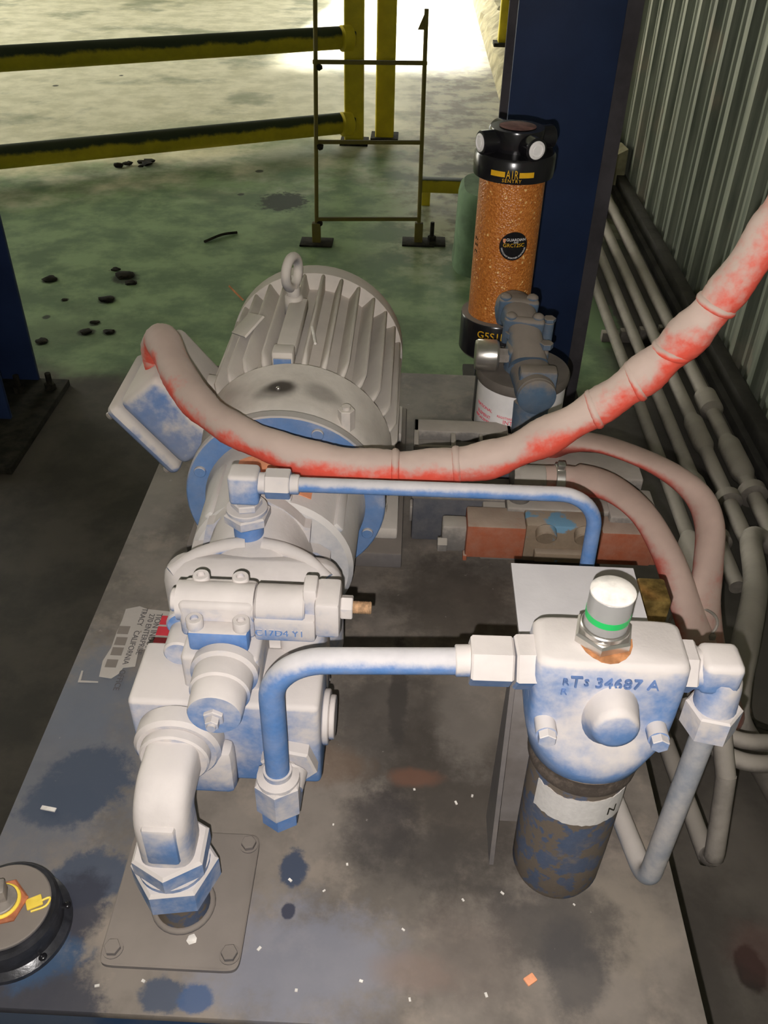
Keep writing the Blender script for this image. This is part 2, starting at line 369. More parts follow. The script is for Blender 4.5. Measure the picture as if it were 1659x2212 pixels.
def cylmap(cx_, cy_, r, z0, a0):
    """wrap round a vertical cylinder; a0 = 0 faces -Y, positive u to the right"""
    return lambda u, v, w: Vector((cx_+(r+w)*math.sin(a0+u/r), cy_-(r+w)*math.cos(a0+u/r), z0+v))

# ================================================================== SETTING
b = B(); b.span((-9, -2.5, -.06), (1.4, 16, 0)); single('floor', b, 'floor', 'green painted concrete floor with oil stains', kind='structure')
b = B(); b.span((-9, -2.5, 5.2), (1.4, 13, 5.3)); single('ceiling', b, 'room', 'high dim ceiling of the plant building', kind='structure')
b = B(); b.span((-9.1, -2.5, 0), (-9, 6.2, 5.2)); b.span((-9.1, 6.2, 4.2), (-9, 13, 5.2)); single('wall_left', b, 'room', 'far left wall of the plant building with an added bay opening for daylight', kind='structure')  # unseen bay opening, added to let sky light onto the far floor
b = B(); b.span((-9, -2.6, 0), (1.4, -2.5, 5.2)); single('wall_front', b, 'room', 'wall behind the viewer', kind='structure')
# far wall with the open doorway
DX0, DX1, DH, WY = -.85, .60, 3.3, 11.8
b = B(); b.span((-9, WY, 0), (DX0, WY+.12, 5.2)); b.span((DX1, WY, 0), (1.4, WY+.12, 5.2)); b.span((DX0, WY, DH), (DX1, WY+.12, 5.2))
single('wall_back', b, 'room', 'far wall with the sunlit open doorway', kind='structure')
b = B(); b.span((-30, 16, -.08), (30, 60, -.02)); single('yard', b, 'concrete', 'sunlit concrete yard outside the doorway', kind='structure')
# corrugated side wall
WX = 1.085
wr = Thing('wall_right', 'galvanised corrugated steel wall beside the pipes', None, (WX, 0, 0), kind='structure')
b = B(); b.span((WX+.012, -2.5, .035), (WX+.02, 13, 5.2)); wr.part('sheet', b, 'wall')
def rib_mesh(w0, w1, d, nm):
    b = B(); b.prism([(-w0/2, 0), (-w1/2, d), (w1/2, d), (w0/2, 0)], (0, 0, .035), (0, 1, 0), (-1, 0, 0), (0, 0, 5.1)); return b.mesh(nm, 'wall', (0, 0, 0))
big = rib_mesh(.075, .038, .030, 'rib'); small = rib_mesh(.036, .018, .010, 'minor_rib')
y = -.6
while y < 12.6:
    for me, dy in ((big, 0), (small, .075), (small, .135)):
        o = bpy.data.objects.new(me.name, me); col.objects.link(o); o.parent = wr.o; o.location = (.013, y+dy, 0)
    y += .205
b = B(); b.span((1.0, -1.5, 0), (1.4, 9, .035), .004); single('baseboard_right', b, 'curb', 'dark grimy sill under the corrugated wall', kind='structure')
b = B(); b.span((1.02, 2.0, .036), (1.065, 6, .085), .003); single('trim_1', b, 'curb', 'steel base angle along the corrugated wall', kind='structure')

# blue columns
def column(name, label, x0, x1, y0, depth, side, m2='navy_dusty'):
    t = Thing(name, label, 'column', ((x0+x1)/2, y0+depth/2, 0))
    b = B(); b.span((x0, y0, .02), (x1, y0+.014, 5.19), .002); t.part('flange', b, 'navy')
    b = B(); b.span((x0, y0+depth-.014, .02), (x1, y0+depth, 5.19), .002); t.part('flange', b, m2)
    b = B(); b.span(((x0+x1)/2-.006, y0+.014, .02), ((x0+x1)/2+.006, y0+depth-.014, 5.19)); t.part('web', b, m2)
    return t
t = column('steel_column', 'navy blue steel column behind the orange breather', .225, .472, 2.33, .26, 1)
b = B(); b.span((.474, 2.40, .02), (.525, 2.42, 5.19)); t.part('side_plate', b, 'navy_dusty')
b = B(); b.span((.19, 2.27, 0), (.55, 2.66, .02), .003); t.part('base_plate', b, 'curb')
t = column('steel_column', 'dark navy steel column at the left edge of the view', -1.43, -1.160, 2.20, .25, 1, 'navy')
p = PZ(150, 820, .02)
b = B(); b.span((-1.6, 1.95, 0), (p.x, p.y, .022), .003); t.part('base_plate', b, 'dirt')
for a in ((42, 845), (110, 840)):
    q = PZ(a[0], a[1], .022); b = B(); b.hexa(q, q+Vector((0, 0, .02)), .018); b.cyl(q, q+Vector((0, 0, .055)), .009, n=12); t.part('anchor_bolt', b, 'dirt')

# ---- guard rail
t = Thing('guard_rail', 'yellow pipe guard rail with two bars running left from a post', 'guard rail', (-.35, 5.32, 0))
b = B(); b.span((-.405, 5.30, 0), (-.298, 5.40, 1.3), .012, 3); t.part('post', b, 'yellow_post')
e = Vector((-.36, 5.34, 0)); d = Vector((-2.03, 4.44, 0))-Vector((-.40, 5.30, 0))
for z in (.545, .112):
    b = B(); b.cyl(e+Vector((0, 0, z)), e+d*1.9+Vector((0, 0, z)), .056, n=24); t.part('rail', b, 'yellow')
    b = B(); b.cyl(e+Vector((-.005, -.03, z)), e+Vector((-.06, -.06, z)), .064, n=24, ch=.006); t.part('weld_collar', b, 'yellow_post')
b = B(); b.span((-.43, 5.27, 0), (-.27, 5.43, .012)); t.part('base_plate', b, 'dirt')
q = e+d*1.8; b = B(); b.span((q.x-.05, q.y-.05, 0), (q.x+.05, q.y+.05, 1.3), .012); t.part('post', b, 'yellow_post')
t = Thing('guard_post', 'single yellow square post standing just right of the rail post', 'post', (-.17, 5.46, 0))
b = B(); b.span((-.235, 5.43, 0), (-.128, 5.53, 1.3), .012, 3); t.part('post', b, 'yellow_post')
b = B(); b.span((-.26, 5.40, 0), (-.10, 5.56, .012)); t.part('base_plate', b, 'dirt')
t = Thing('guard_post', 'far yellow post on the crumbling curb by the bright doorway', 'post', (.72, 8.45, 0))
q = PZ(1086, 92, .2); t.o.location = (q.x, q.y, .19); t.loc = Vector((q.x, q.y, .19))
b = B(); b.span((q.x-.04, q.y-.04, .2), (q.x+.04, q.y+.04, 1.5), .012); t.part('post', b, 'yellow_post')
b = B(); b.span((q.x-.07, q.y-.07, .18), (q.x+.2, q.y+.07, .205)); t.part('base_plate', b, 'dirt')
b = B(); b.span((q.x+.07, q.y-.03, .2), (q.x+.16, q.y+.06, 1.5), .012); t.part('post', b, 'yellow_post')

# ---- rod ladder frame
t = Thing('rod_ladder', 'thin steel rod ladder frame standing on the floor before the posts', 'ladder', (-.19, 3.77, 0))
L0, R0 = Vector((-.409, 3.754, 0)), Vector((.032, 3.80, 0))
MAT['rod'] = dusty('rusted_yellow_rod', rgb(116, 104, 44), rgb(92, 84, 58), -.2, .8, .6, 20)
for P0, dx, hgt in ((L0, .018, 1.35), (R0, -.010, .90)):
    b = B(); b.cyl(P0, P0+Vector((dx*hgt/1.0, 0, hgt)), .0085, n=10); t.part('rail', b, 'rod')
    b = B(); b.span((P0.x-.018, P0.y-.016, 0), (P0.x+.018, P0.y+.016, .09), .004); t.part('foot', b, 'rod')
    b = B(); b.span((P0.x-.07, P0.y-.05, 0), (P0.x+.07, P0.y+.05, .008), .002); t.part('foot_plate', b, 'dirt')
for z in (.105, .42, .715):
    b = B(); b.box(((L0.x+R0.x)/2+.002, (L0.y+R0.y)/2, z), (.445, .012, .016), .003, Matrix.Rotation(math.atan2(.046, .441), 3, 'Z')); t.part('rung', b, 'rod')
    b = B(); b.ball((L0.x+.014+.018*z, L0.y, z-.018), .016, 1, jit=.2); t.part('weld', b, 'dirt')
b = B(); b.prism([(0, 0), (-.03, -.07), (0, -.07)], (R0.x-.009, R0.y-.004, .90), (1, 0, 0), (0, 0, 1), (0, .008, 0)); t.part('tab', b, 'rod')
q = PZ(932, 524, 0)
t = Thing('anchor_bolt', 'dark anchor stud on a floor plate right of the ladder foot', 'bolt', q)
b = B(); b.span((q.x-.01, q.y-.05, 0), (q.x+.06, q.y+.05, .01), .002); t.part('plate', b, 'dirt')
b = B(); b.cyl(q, q+Vector((0, 0, .09)), .009, n=12); b.hexa(q+Vector((0, 0, .01)), q+Vector((0, 0, .03)), .018); t.part('stud', b, 'dirt')
# low yellow bar and green pier
p0, p1 = PZ(908, 396, .1), PZ(1085, 396, .1)
t = Thing('low_barrier', 'short low yellow bar between the ladder and the breather', 'barrier', ((p0.x+p1.x)/2, p0.y, 0))
b = B(); b.span((p0.x, p0.y-.03, .065), (p1.x, p0.y+.03, .125), .006); t.part('bar', b, 'yellow')
for x in (p0.x+.03, p1.x-.03):
    b = B(); b.span((x-.02, p0.y-.02, 0), (x+.02, p0.y+.02, .066), .003); t.part('foot', b, 'yellow_post')
b = B(); b.loft([[(.33+.15*s*math.copysign(abs(math.cos(a))**.6, math.cos(a)), 3.62+.19*s*math.copysign(abs(math.sin(a))**.6, math.sin(a)), z) for a in [2*PI*i/32 for i in range(32)]] for z, s in ((0, 1.03), (.05, 1.0), (.27, .97), (.30, .93), (.315, .84))])
single('concrete_pier', b, 'green_concrete', 'rounded green painted concrete pier behind the breather', 'pier', loc=(.33, 3.62, 0))
# crumbling curb towards the doorway
def rubble(x0, x1, y0, y1, h, nx, ny):
    b = B(); g = [[None]*(ny+1) for _ in range(nx+1)]
    for i in range(nx+1):
        for j in range(ny+1):
            e_ = .03 if i in (0,) else .015
            g[i][j] = b.bm.verts.new((x0+(x1-x0)*i/nx+random.uniform(-e_, e_), y0+(y1-y0)*j/ny, h*(.55 if i == 0 else 1)+random.uniform(-.03, .03)))
    for i in range(nx):
        for j in range(ny): b.bm.faces.new((g[i][j], g[i+1][j], g[i+1][j+1], g[i][j+1]))
    for j in range(ny):
        a, c = g[0][j], g[0][j+1]; a0 = b.bm.verts.new((x0-.04, a.co.y, 0)); c0 = b.bm.verts.new((x0-.04, c.co.y, 0)); b.bm.faces.new((a0, a, c, c0))
    bot = [b.bm.verts.new((x, y_, 0)) for x, y_ in ((x0, y0), (x1, y0))]; b.bm.faces.new([bot[0], bot[1]]+[g[i][0] for i in range(nx, -1, -1)])
    return b
single('trim_2', rubble(.60, 1.06, 4.6, 11.7, .19, 5, 50), 'concrete', 'crumbling pale concrete curb leading to the doorway', kind='structure', angle=20)

# dirt clumps and debris on the floor
for i, (a, c_, r, w) in enumerate(((270, 597, .03, 'largest dark dirt clump on the green floor left of the motor'), (250, 583, .016, 'small dirt clump touching the largest one on the green floor'), (283, 612, .02, 'flat dirt clump just right of the largest one'), (108, 604, .024, 'dark dirt clump near the left column edge'), (232, 648, .026, 'round dark dirt clump midway between column and motor'), (186, 718, .02, 'dark dirt clump nearest the left column base'), (235, 718, .017, 'dirt clump above the junction box'), (140, 648, .010, 'tiny dirt clump right of the left column'), (205, 697, .013, 'thin dirt clump between two rounder ones'), (90, 738, .018, 'flat dirt streak beside the left column'))):
    q = PZ(a, c_, 0); b = B(); b.ball((q.x, q.y, r*.18), r, 2, (1.2, 1, .35), .25); single('dirt_clump', b, 'dirt', w, 'dirt clump', 'dirt clumps on the green floor', loc=(q.x, q.y, 0))
q0, q1 = PZ(442, 522, .006), PZ(512, 502, .006); b = B(); b.tube(smooth_path([q0, (q0+q1)/2+Vector((.0, .02, .003)), q1], 5), .006, 6)
single('twig', b, 'dirt', 'thin dark twig lying on the green floor', 'twig', loc=q0)
rub = B()
for k in range(9):
    q = PZ(285+random.uniform(-30, 60), 352+random.uniform(-5, 12), 0); rub.ball((q.x, q.y, .01), random.uniform(.012, .03), 1, (1.2, 1, .5), .3)
single('debris_heap', rub, 'dirt', 'loose dark debris under the lower yellow rail', 'debris', kind='stuff')

# ================================================================== TANK
TX0, TX1, TY0, TY1 = -.442, .323, .378, 1.696
t = Thing('oil_tank', 'wide low blue oil tank with a grimy flat steel top', 'tank', ((TX0+TX1)/2, (TY0+TY1)/2, 0))
b = B(); b.span((TX0, TY0, .488), (TX1, TY1, .5), .0015); t.part('top_plate', b, 'tank')
b = B(); b.span((TX0+.012, TY0+.008, .06), (TX1-.012, TY1-.012, .488), .004); t.part('body', b, 'tank_side')
for x in (TX0+.06, TX1-.06):
    b = B(); b.span((x-.03, TY0+.05, 0), (x+.03, TY1-.05, .06), .003); t.part('skid', b, 'tank_side')
TT = .5
# ---- printed label on the tank top
def poly_px(b, pts, z0, z1):
    P = [PZ(x, y_, z0) for x, y_ in pts]; b.prism([(p.x, p.y) for p in P], (0, 0, z0), (1, 0, 0), (0, 1, 0), (0, 0, z1-z0)); return b
q = PZ(265, 1400, TT)
t = Thing('maker_label', 'torn white printed label with red corner on the tank top', 'label', (q.x, q.y, TT))
b = B(); poly_px(b, [(272, 1316), (302, 1310), (318, 1316), (372, 1322), (372, 1404), (300, 1402), (292, 1440), (266, 1443), (256, 1456), (240, 1466), (214, 1462), (222, 1428), (240, 1400), (252, 1366), (264, 1340)], TT+.0002, TT+.0007); sh = t.part('sheet', b, 'dirty_white')
b = B()
for x0, y0 in ((258, 1352), (252, 1376), (244, 1398), (232, 1424)):
    poly_px(b, [(x0, y0), (x0+24, y0+1), (x0+18, y0+18), (x0-6, y0+17)], TT+.0007, TT+.0009)
t.part('worn_cell', b, 'cover', sh)
for pts in ([(350, 1330), (374, 1331), (374, 1350), (344, 1349)], [(342, 1353), (374, 1355), (374, 1374), (336, 1372)], [(334, 1377), (374, 1379), (374, 1396), (329, 1394)]):
    b = B(); poly_px(b, pts, TT+.0007, TT+.0010); t.part('red_block', b, 'red', sh)
b = B(); poly_px(b, [(176, 1449), (180, 1449), (175, 1470), (212, 1472), (212, 1475), (168, 1474)], TT+.0002, TT+.0006); t.part('border_scrap', b, 'dirty_white')
for s_, px, py, sz in (('TION INDUS', 345, 1325, .0125), ('270 ENTERPRISE', 329, 1326, .0115), ('TRACY   CALIFORNIA   OFFICE', 314, 1314, .0115)):
    q = PZ(px, py, TT+.0010); t.part('lettering', text_b(s_, sz, flatmap(q, (0, -1, 0), (1, 0, 0)), .0002, 'LEFT'), 'ink', sh)

# ---- suction cover plate
t = Thing('cover_plate', 'square bolted cover plate under the suction pipe', 'cover plate', (-.213, .497, TT))
rr_ = lambda hx, hy, z: [(-.2153+hx*math.copysign(abs(math.cos(2*PI*i/72))**.13, math.cos(2*PI*i/72)), .498+hy*math.copysign(abs(math.sin(2*PI*i/72))**.13, math.sin(2*PI*i/72)), z) for i in range(72)]
b = B(); b.loft([rr_(.0718, .077, TT+.0005), rr_(.0718, .077, TT+.0055), rr_(.0706, .0758, TT+.0065)])
t.part('plate', b, 'cover')
for x, y_ in ((-.155, .561), (-.155, .437), (-.275, .437), (-.275, .561)):
    o = Vector((x, y_, TT+.0065)); b = B(); b.cyl(o, o+Vector((0, 0, .0015)), .0105, n=20); b.hexa(o, o+Vector((0, 0, .007)), .0085, phase=random.random()); t.part('bolt', b, 'cover')
b = B(); q = PZ(415, 2028, TT+.007); b.ball(q+Vector((0, 0, .001)), .006, 1, (1, 1, .5), .3); single('white_fleck', b, 'chip', 'white paint fleck on the cover plate', 'fleck', loc=q)

# ---- suction pipe
SX, SY = -.213, .488
t = Thing('suction_pipe', 'thick dusty blue elbow pipe rising from the cover plate to the pump', 'pipe', (SX, SY, TT+.0065))
b = B(); b.cyl((SX, SY, TT+.0065), (SX, SY, .575), .0285, n=32); t.part('riser', b, 'bowl')
b = B(); b.torus((SX, SY, TT+.008), (0, 0, 1), .030, .004); t.part('weld_ring', b, 'cover')
b = B(); b.hexa((SX, SY, .556), (SX, SY, .592), .0440, phase=.15); t.part('union_nut', b, 'blue')
b = B(); b.cyl((SX, SY, .592), (SX, SY, .597), .036, n=32); b.hexa((SX, SY, .597), (SX, SY, .622), .0400, phase=.55); t.part('adapter_hex', b, 'blue')
b = B(); pth = fillet([(SX, SY, .62), (SX, SY, .690), (SX, .578, .690)], .024, 8); b.tube(pth, .0265, 32, True, .55)
t.part('elbow', b, 'blue_top')
b = B(); b.box((SX+.001, SY-.0135, .657), (.032, .030, .056), .004); t.part('elbow_flat', b, 'blue')
b = B(); b.cyl((SX, .549, .686), (SX, .575, .686), .044, n=40, ch=.004); b.cyl((SX, .537, .688), (SX, .55, .688), .035, n=36, ch=.002); t.part('flange', b, 'blue_top')
b = B(); b.box((SX+.028, .563, .648), (.052, .024, .066), .008); t.part('flange_half', b, 'blue_top')

# ---- filler cap
FX, FY = -.387, .458
t = Thing('filler_cap', 'round black filler cap with grey disc and rusty plug at the tank corner', 'filler cap', (FX, FY, TT))
b = B(); b.lathe((FX, FY, TT), (0, 0, 1), [(.060, 0), (.060, .006), (.056, .009), (.053, .011), (.053, .034), (.050, .038), (.0, .038)], 48); t.part('collar', b, 'rubber')
for k in range(6):
    a = 2*PI*k/6+.4; o = Vector((FX+.0555*math.cos(a), FY+.0555*math.sin(a), TT+.009)); b = B(); b.ball(o, .0045, 2, (1, 1, .6)); t.part('screw', b, 'black')
b = B(); b.cyl((FX, FY, TT+.038), (FX, FY, TT+.043), .046, n=48, ch=.0012); t.part('disc', b, 'cover')
b = B(); b.hexa((FX-.002, FY+.001, TT+.043), (FX-.002, FY+.001, TT+.049), .026, phase=.3); t.part('hex_washer', b, 'plug')
b = B(); b.torus((FX-.002, FY+.001, TT+.049), (0, 0, 1), .0175, .0022); t.part('sealant_ring', b, 'yellow_bright')
b = B(); b.cyl((FX-.002, FY+.001, TT+.049), (FX-.002, FY+.001, TT+.054), .0165, n=28, ch=.001); b.box((FX-.004, FY+.004, TT+.062), (.017, .017, .018), .002, Matrix.Rotation(.3, 3, 'Z')); t.part('square_plug', b, 'steel')
b = B(); b.box((FX+.030, FY+.004, TT+.0445), (.016, .012, .003), .001, Matrix.Rotation(.5, 3, 'Z')); b.tube(smooth_path([(FX+.034, FY+.004, TT+.045), (FX+.044, FY+.01, TT+.0445), (FX+.043, FY+.001, TT+.0445), (FX+.03, FY-.006, TT+.045)], 4), .0012, 6); t.part('sealant_smear', b, 'yellow_bright')

# ================================================================== MOTOR
MX, MZ = -.163, .66
t = Thing('electric_motor', 'dust covered finned electric motor with lifting eye', 'motor', (MX, 1.27, TT))
def mat_bell_end():
    s = NT('motor_end_bell_dust', .8); P = s.sep(); n = s.noise(14, 5); n2 = s.noise(90, 3); nb = s.noise(30, 3)
    v = s.math('ADD', s.nz(), s.math('MULTIPLY', s.math('SUBTRACT', n, .5), 1.0))
    c = s.mix(s.step(v, -.7, .25), rgb(112, 118, 126), s.mix(s.step(n, .35, .65), rgb(196, 188, 178), rgb(212, 204, 194)))
    for px, py, rx, ry, k in ((608, 838, .022, .014, .95), (590, 845, .026, .016, .5), (694, 842, .026, .018, .4)):
        p = PZ(px, py, .797); m = s.blob(p.x, p.y, rx, ry, .9, .25, P=P, N=nb); c = s.mix(s.math('MULTIPLY', m, k), c, rgb(66, 60, 54))
    return s.out(c, n2, .25, .0015)
MAT['motor_end'] = mat_bell_end()
A = (MX, 0, MZ)
b = B(); b.lathe((MX, 1.13, MZ), (0, 1, 0), [(.128, 0), (.128, .33)], 64); fr = t.part('frame', b, 'motor')
b = B(); b.lathe((MX, 1.022, MZ), (0, 1, 0), [(.116, 0), (.128, .012), (.135, .035), (.141, .08), (.145, .11), (.147, .122), (.138, .140)], 64); eb = t.part('front_end_bell', b, 'motor_end')
b = B(); b.lathe((MX, 1.004, MZ), (0, 1, 0), [(.090, 0), (.140, .001), (.142, .003), (.142, .017), (.138, .02)], 64); rg = t.part('face_ring', b, 'motor_blue')
for k in range(8):
    a = PI/8+k*PI/4; o = Vector((MX+.127*math.cos(a), 1.006, MZ+.127*math.sin(a))); b = B(); b.cyl(o, o+Vector((0, -.006, 0)), .0085, n=16, ch=.001); t.part('bolt', b, 'motor_blue', rg)
# fins, one mesh shared
b = B()
secs = []
for y_, r in ((-.150, .130), (-.140, .147), (-.120, .155), (.160, .155), (.165, .150)):
    w0, w1 = .0058, .0036
    secs.append([(-w0, y_, .118), (-w1, y_, r-.003), (-w1*.4, y_, r), (w1*.4, y_, r), (w1, y_, r-.003), (w0, y_, .118)])
b.loft(secs); fin = b.mesh('fin', 'motor', (0, 0, 0), 45)
for k in range(30):
    a = math.radians(-62+k*12.2)
    if 180 < math.degrees(a) % 360 < 180: continue
    if math.degrees(a) > 245: break
    o = bpy.data.objects.new('fin', fin); col.objects.link(o); o.parent = t.o; o.location = (0, 1.30-1.27, MZ-TT); o.rotation_euler = (0, PI/2-a, 0)
b = B(); b.lathe((MX, 1.452, MZ), (0, 1, 0), [(.148, 0), (.156, .004), (.156, .040), (.150, .052), (.10, .062), (.0, .064)], 64); t.part('fan_cover', b, 'motor')
# shrouds and pads
b = B(); q = PZ(612, 757, .815); b.box((q.x, q.y, .806), (.032, .030, .026), .004); b.box((q.x+.002, q.y+.10, .806), (.030, .17, .022), .005); t.part('lifting_pad', b, 'motor')
b = B(); b.box((q.x, q.y-.0155, .802), (.026, .003, .016), .001); t.part('tag_plate', b, 'motor_blue')
q = PZ(635, 652, .812)
b = B(); b.cyl((q.x, q.y, .79), (q.x, q.y, .824), .016, .0145, n=24, ch=.002); b.cyl((q.x, q.y, .82), (q.x, q.y, .838), .011, n=20); b.torus((q.x-.001, q.y, .862), (.95, -.3, 0), .024, .0078, 36, 14); t.part('lifting_eye', b, 'motor', angle=50)
q = PZ(601, 840, .80); b = B(); b.ball((q.x, q.y, .8005), .0035, 2); t.part('grease_nipple', b, 'bright', eb)
q = PZ(748, 893, .78); b = B(); b.hexa((q.x, q.y, .755), (q.x, q.y, .787), .012); b.cyl((q.x, q.y, .78), (q.x, q.y, .792), .006, n=12); t.part('bolt', b, 'motor', eb)
# a torn plate on the left shoulder
b = B(); p = PZ(480, 690, .80); b.box((MX-.095, 1.31, .785), (.045, .10, .004), .001, Matrix.Rotation(-.75, 3, 'Y') @ Matrix.Rotation(.55, 3, 'Z')); t.part('shoulder_plate', b, 'motor')
for s_ in (1, -1):
    x0 = MX+s_*.125
    b = B(); b.span((x0-.044, 1.055, TT+.0005), (x0+.044, 1.50, TT+.030), .003); t.part('riser_rail', b, 'cover')
    b = B(); b.span((x0-.034, 1.09, TT+.030), (x0+.036, 1.19, TT+.052), .004); b.span((x0-s_*.03-.02, 1.10, TT+.045), (x0-s_*.03+.02, 1.18, TT+.10), .006); t.part('foot', b, 'motor'); b = B(); b.span((x0-.034, 1.37, TT+.030), (x0+.036, 1.47, TT+.052), .004); t.part('foot', b, 'motor')
    for y_ in (1.135, 1.42):
        o = Vector((x0+.006, y_, TT+.052)); b = B(); b.hexa(o, o+Vector((0, 0, .013)), .0125, phase=.4); t.part('bolt', b, 'motor')
# junction box, tilted on the left shoulder
R = Matrix.Rotation(math.radians(-38), 3, 'Y')
C0 = Vector((-.350, 1.205, .712))
def jb(loc): return C0+R @ Vector(loc)
b = B(); b.box(C0, (.080, .175, .140), .014, R, 3); jbx = t.part('junction_box', b, 'jbox')
b = B(); b.box(jb((-.055, 0, 0)), (.024, .179, .144), .012, R, 3); t.part('box_lid', b, 'jbox', jbx)
for sy in (-1, 1):
    for sz in (-1, 1):
        b = B(); o = jb((-.067, sy*.078, sz*.060)); d_ = R @ Vector((-1, 0, 0)); b.cyl(o-d_*.002, o+d_*.004, .006, n=14, ch=.001); t.part('lid_screw', b, 'steel', jbx)
b = B(); b.tube([jb((.02, .0, -.03)), (MX-.06, 1.21, .68)], .045, 20); t.part('box_neck', b, 'motor', jbx)

# ================================================================== PUMP
t = Thing('bell_housing', 'grey barrel adapter between motor ring and pump', 'adapter', (MX, .92, .545))
b = B(); b.lathe((MX, .864, MZ), (0, 1, 0), [(.100, 0), (.106, .006), (.108, .11), (.114, .138)], 56); bar = t.part('barrel', b, 'bell')
for x_, w_ in ((.02, .05), (.085, .045), (-.075, .04)):
    z_ = MZ+math.sqrt(max(.0, .108**2-x_**2)); b = B(); b.box((MX+x_, .925, z_-.004), (w_*.35, .11, .012), .004, Matrix.Rotation(math.asin(x_/.108), 3, 'Y')); t.part('rib', b, 'bell')
b = B()
sec = []
for k in range(9):
    a = math.radians(62+k*7); sec.append((MX+.1092*math.cos(a), MZ+.1092*math.sin(a)))
b.loft([[(x_, y_, z_) for x_, z_ in sec]+[(x_*1.0+(x_-MX)*.008, y_, z_+(z_-MZ)*.008) for x_, z_ in sec[::-1]] for y_ in (.885, .965)]); t.part('sticker', b, 'orange', label='faded orange sticker')

t = Thing('hydraulic_pump', 'dusty blue piston pump with control valve on top', 'pump', (MX, .72, TT))
# back plate with stepped shoulders, traced in its own plane
YB = .845
cont = [(413, 1187), (436, 1187), (446, 1134), (461, 1132), (485, 1110), (512, 1090), (545, 1083), (580, 1084), (612, 1100), (640, 1122), (657, 1139), (671, 1141), (667, 1192), (685, 1194), (712, 1210)]
P = [PY(x, y_, YB) for x, y_ in cont]; pl = [(p.x, p.z) for p in P]+[(P[-1].x, .57), (P[0].x, .57)]
b = B(); b.prism(pl, (0, YB, 0), (1, 0, 0), (0, 0, 1), (0, .018, 0)); t.part('back_plate', b, 'blue_top')
def arch(y_, xc, hw, zt, zb, pw=.55, n=24):
    out = []
    for i in range(n+1):
        a = PI*i/n; out.append((xc+hw*math.copysign(abs(math.cos(a))**pw, math.cos(a)), y_, zb+(zt-zb)*abs(math.sin(a))**.8))
    return out
PXc = -.168
b = B(); b.loft([arch(.848, PXc-.004, .074, .778, .60, .8), arch(.815, PXc-.004, .076, .766, .60, .8), arch(.78, PXc, .084, .762, .60, .7), arch(.75, PXc, .090, .752, .60, .6), arch(.728, PXc, .092, .735, .60, .5)]); t.part('case', b, 'blue_top', angle=45)
b = B(); b.box((-.166, .762, .680), (.208, .058, .158), .030, None, 5); t.part('mounting_flange', b, 'blue_top')
for s_ in (-1, 1):
    b = B(); b.tube(smooth_path([(PXc+s_*.010, .79, .758), (PXc+s_*.036, .785, .757), (PXc+s_*.066, .768, .756), (PXc+s_*.090, .748, .748)], 5), lambda k: .010-.003*k, 12); t.part('web_rib', b, 'blue_top', angle=60)
# body towards the port block
b = B(); b.span((-.246, .655, .60), (-.085, .735, .722), .014, 3); t.part('body', b, 'blue_top')
b = B(); b.span((-.122, .652, .62), (-.074, .725, .762), .012, 3); t.part('side_boss', b, 'blue_top')
b = B(); b.span((-.266, .578, .603), (-.0725, .662, .726), .006, 3); t.part('port_block', b, 'blue')
b = B(); b.cyl((-.0725, .622, .662), (-.066, .622, .662), .030, n=32, ch=.001); b.cyl((-.066, .622, .662), (-.060, .622, .662), .024, n=32, ch=.001); t.part('end_cap', b, 'blue_top')
# stroke stop lying on the block top, left
b = B(); b.cyl((-.222, .700, .742), (-.222, .628, .742), .0165, n=24, ch=.002); b.cyl((-.222, .70, .75), (-.222, .66, .75), .020, n=24, ch=.002); t.part('stop_cylinder', b, 'blue')
# front control: cube and its round plug
b = B(); b.span((-.212, .600, .70), (-.134, .668, .7695), .005, 3); t.part('control_cube', b, 'blue_top')
b = B(); b.lathe((-.168, .605, .752), (0, -1, 0), [(.034, 0), (.034, .010), (.030, .013), (.030, .034), (.0275, .036), (.0265, .060), (.0255, .062), (0, .062)], 40); t.part('front_plug', b, 'blue')
b = B(); b.hexa((-.168, .543, .752), (-.168, .538, .752), .0105); b.hexa((-.168, .538, .752), (-.168, .530, .752), .007); b.cyl((-.168, .53, .752), (-.168, .527, .752), .0045, n=14); t.part('set_screw', b, 'blue_top')
# horizontal control valve
YV, ZV = .648, .801
b = B(); b.span((-.216, YV-.021, ZV-.032), (-.140, YV+.022, ZV+.014), .006, 3); b.cyl((-.219, YV, ZV), (-.141, YV, ZV), .0205, n=32); vb = t.part('valve_body', b, 'blue_top')
b = B(); b.cyl((-.226, YV, ZV), (-.216, YV, ZV), .012, n=24, ch=.001); t.part('valve_end', b, 'blue_top', vb)
b = B(); b.cyl((-.140, YV, ZV), (-.090, YV, ZV), .0205, n=32, ch=.002); t.part('valve_barrel', b, 'blue_top', vb)
b = B(); b.box((-.110, YV-.010, ZV-.016), (.062, .026, .030), .004); t.part('valve_foot', b, 'blue_top', vb)
b = B(); b.span((-.092, YV-.012, ZV-.022), (-.078, YV+.014, ZV+.030), .003); t.part('valve_collar', b, 'blue_top', vb)
b = B(); b.span((-.080, YV-.022, ZV-.024), (-.055, YV+.020, ZV+.021), .004); t.part('valve_nose', b, 'blue_top', vb)
b = B(); b.hexa((-.055, YV, ZV), (-.043, YV, ZV), .0125); t.part('lock_nut', b, 'blue_top', vb)
b = B()
for k in range(11): b.cyl((-.043+k*.0017, YV, ZV), (-.043+(k+1)*.0017, YV, ZV), .0068, .0056, n=16)
t.part('adjusting_stud', b, 'stud', vb)
b = B(); b.span((-.204, YV-.040, ZV-.0315), (-.144, YV-.020, ZV-.006), .004); t.part('valve_front_pad', b, 'blue_clean', vb)
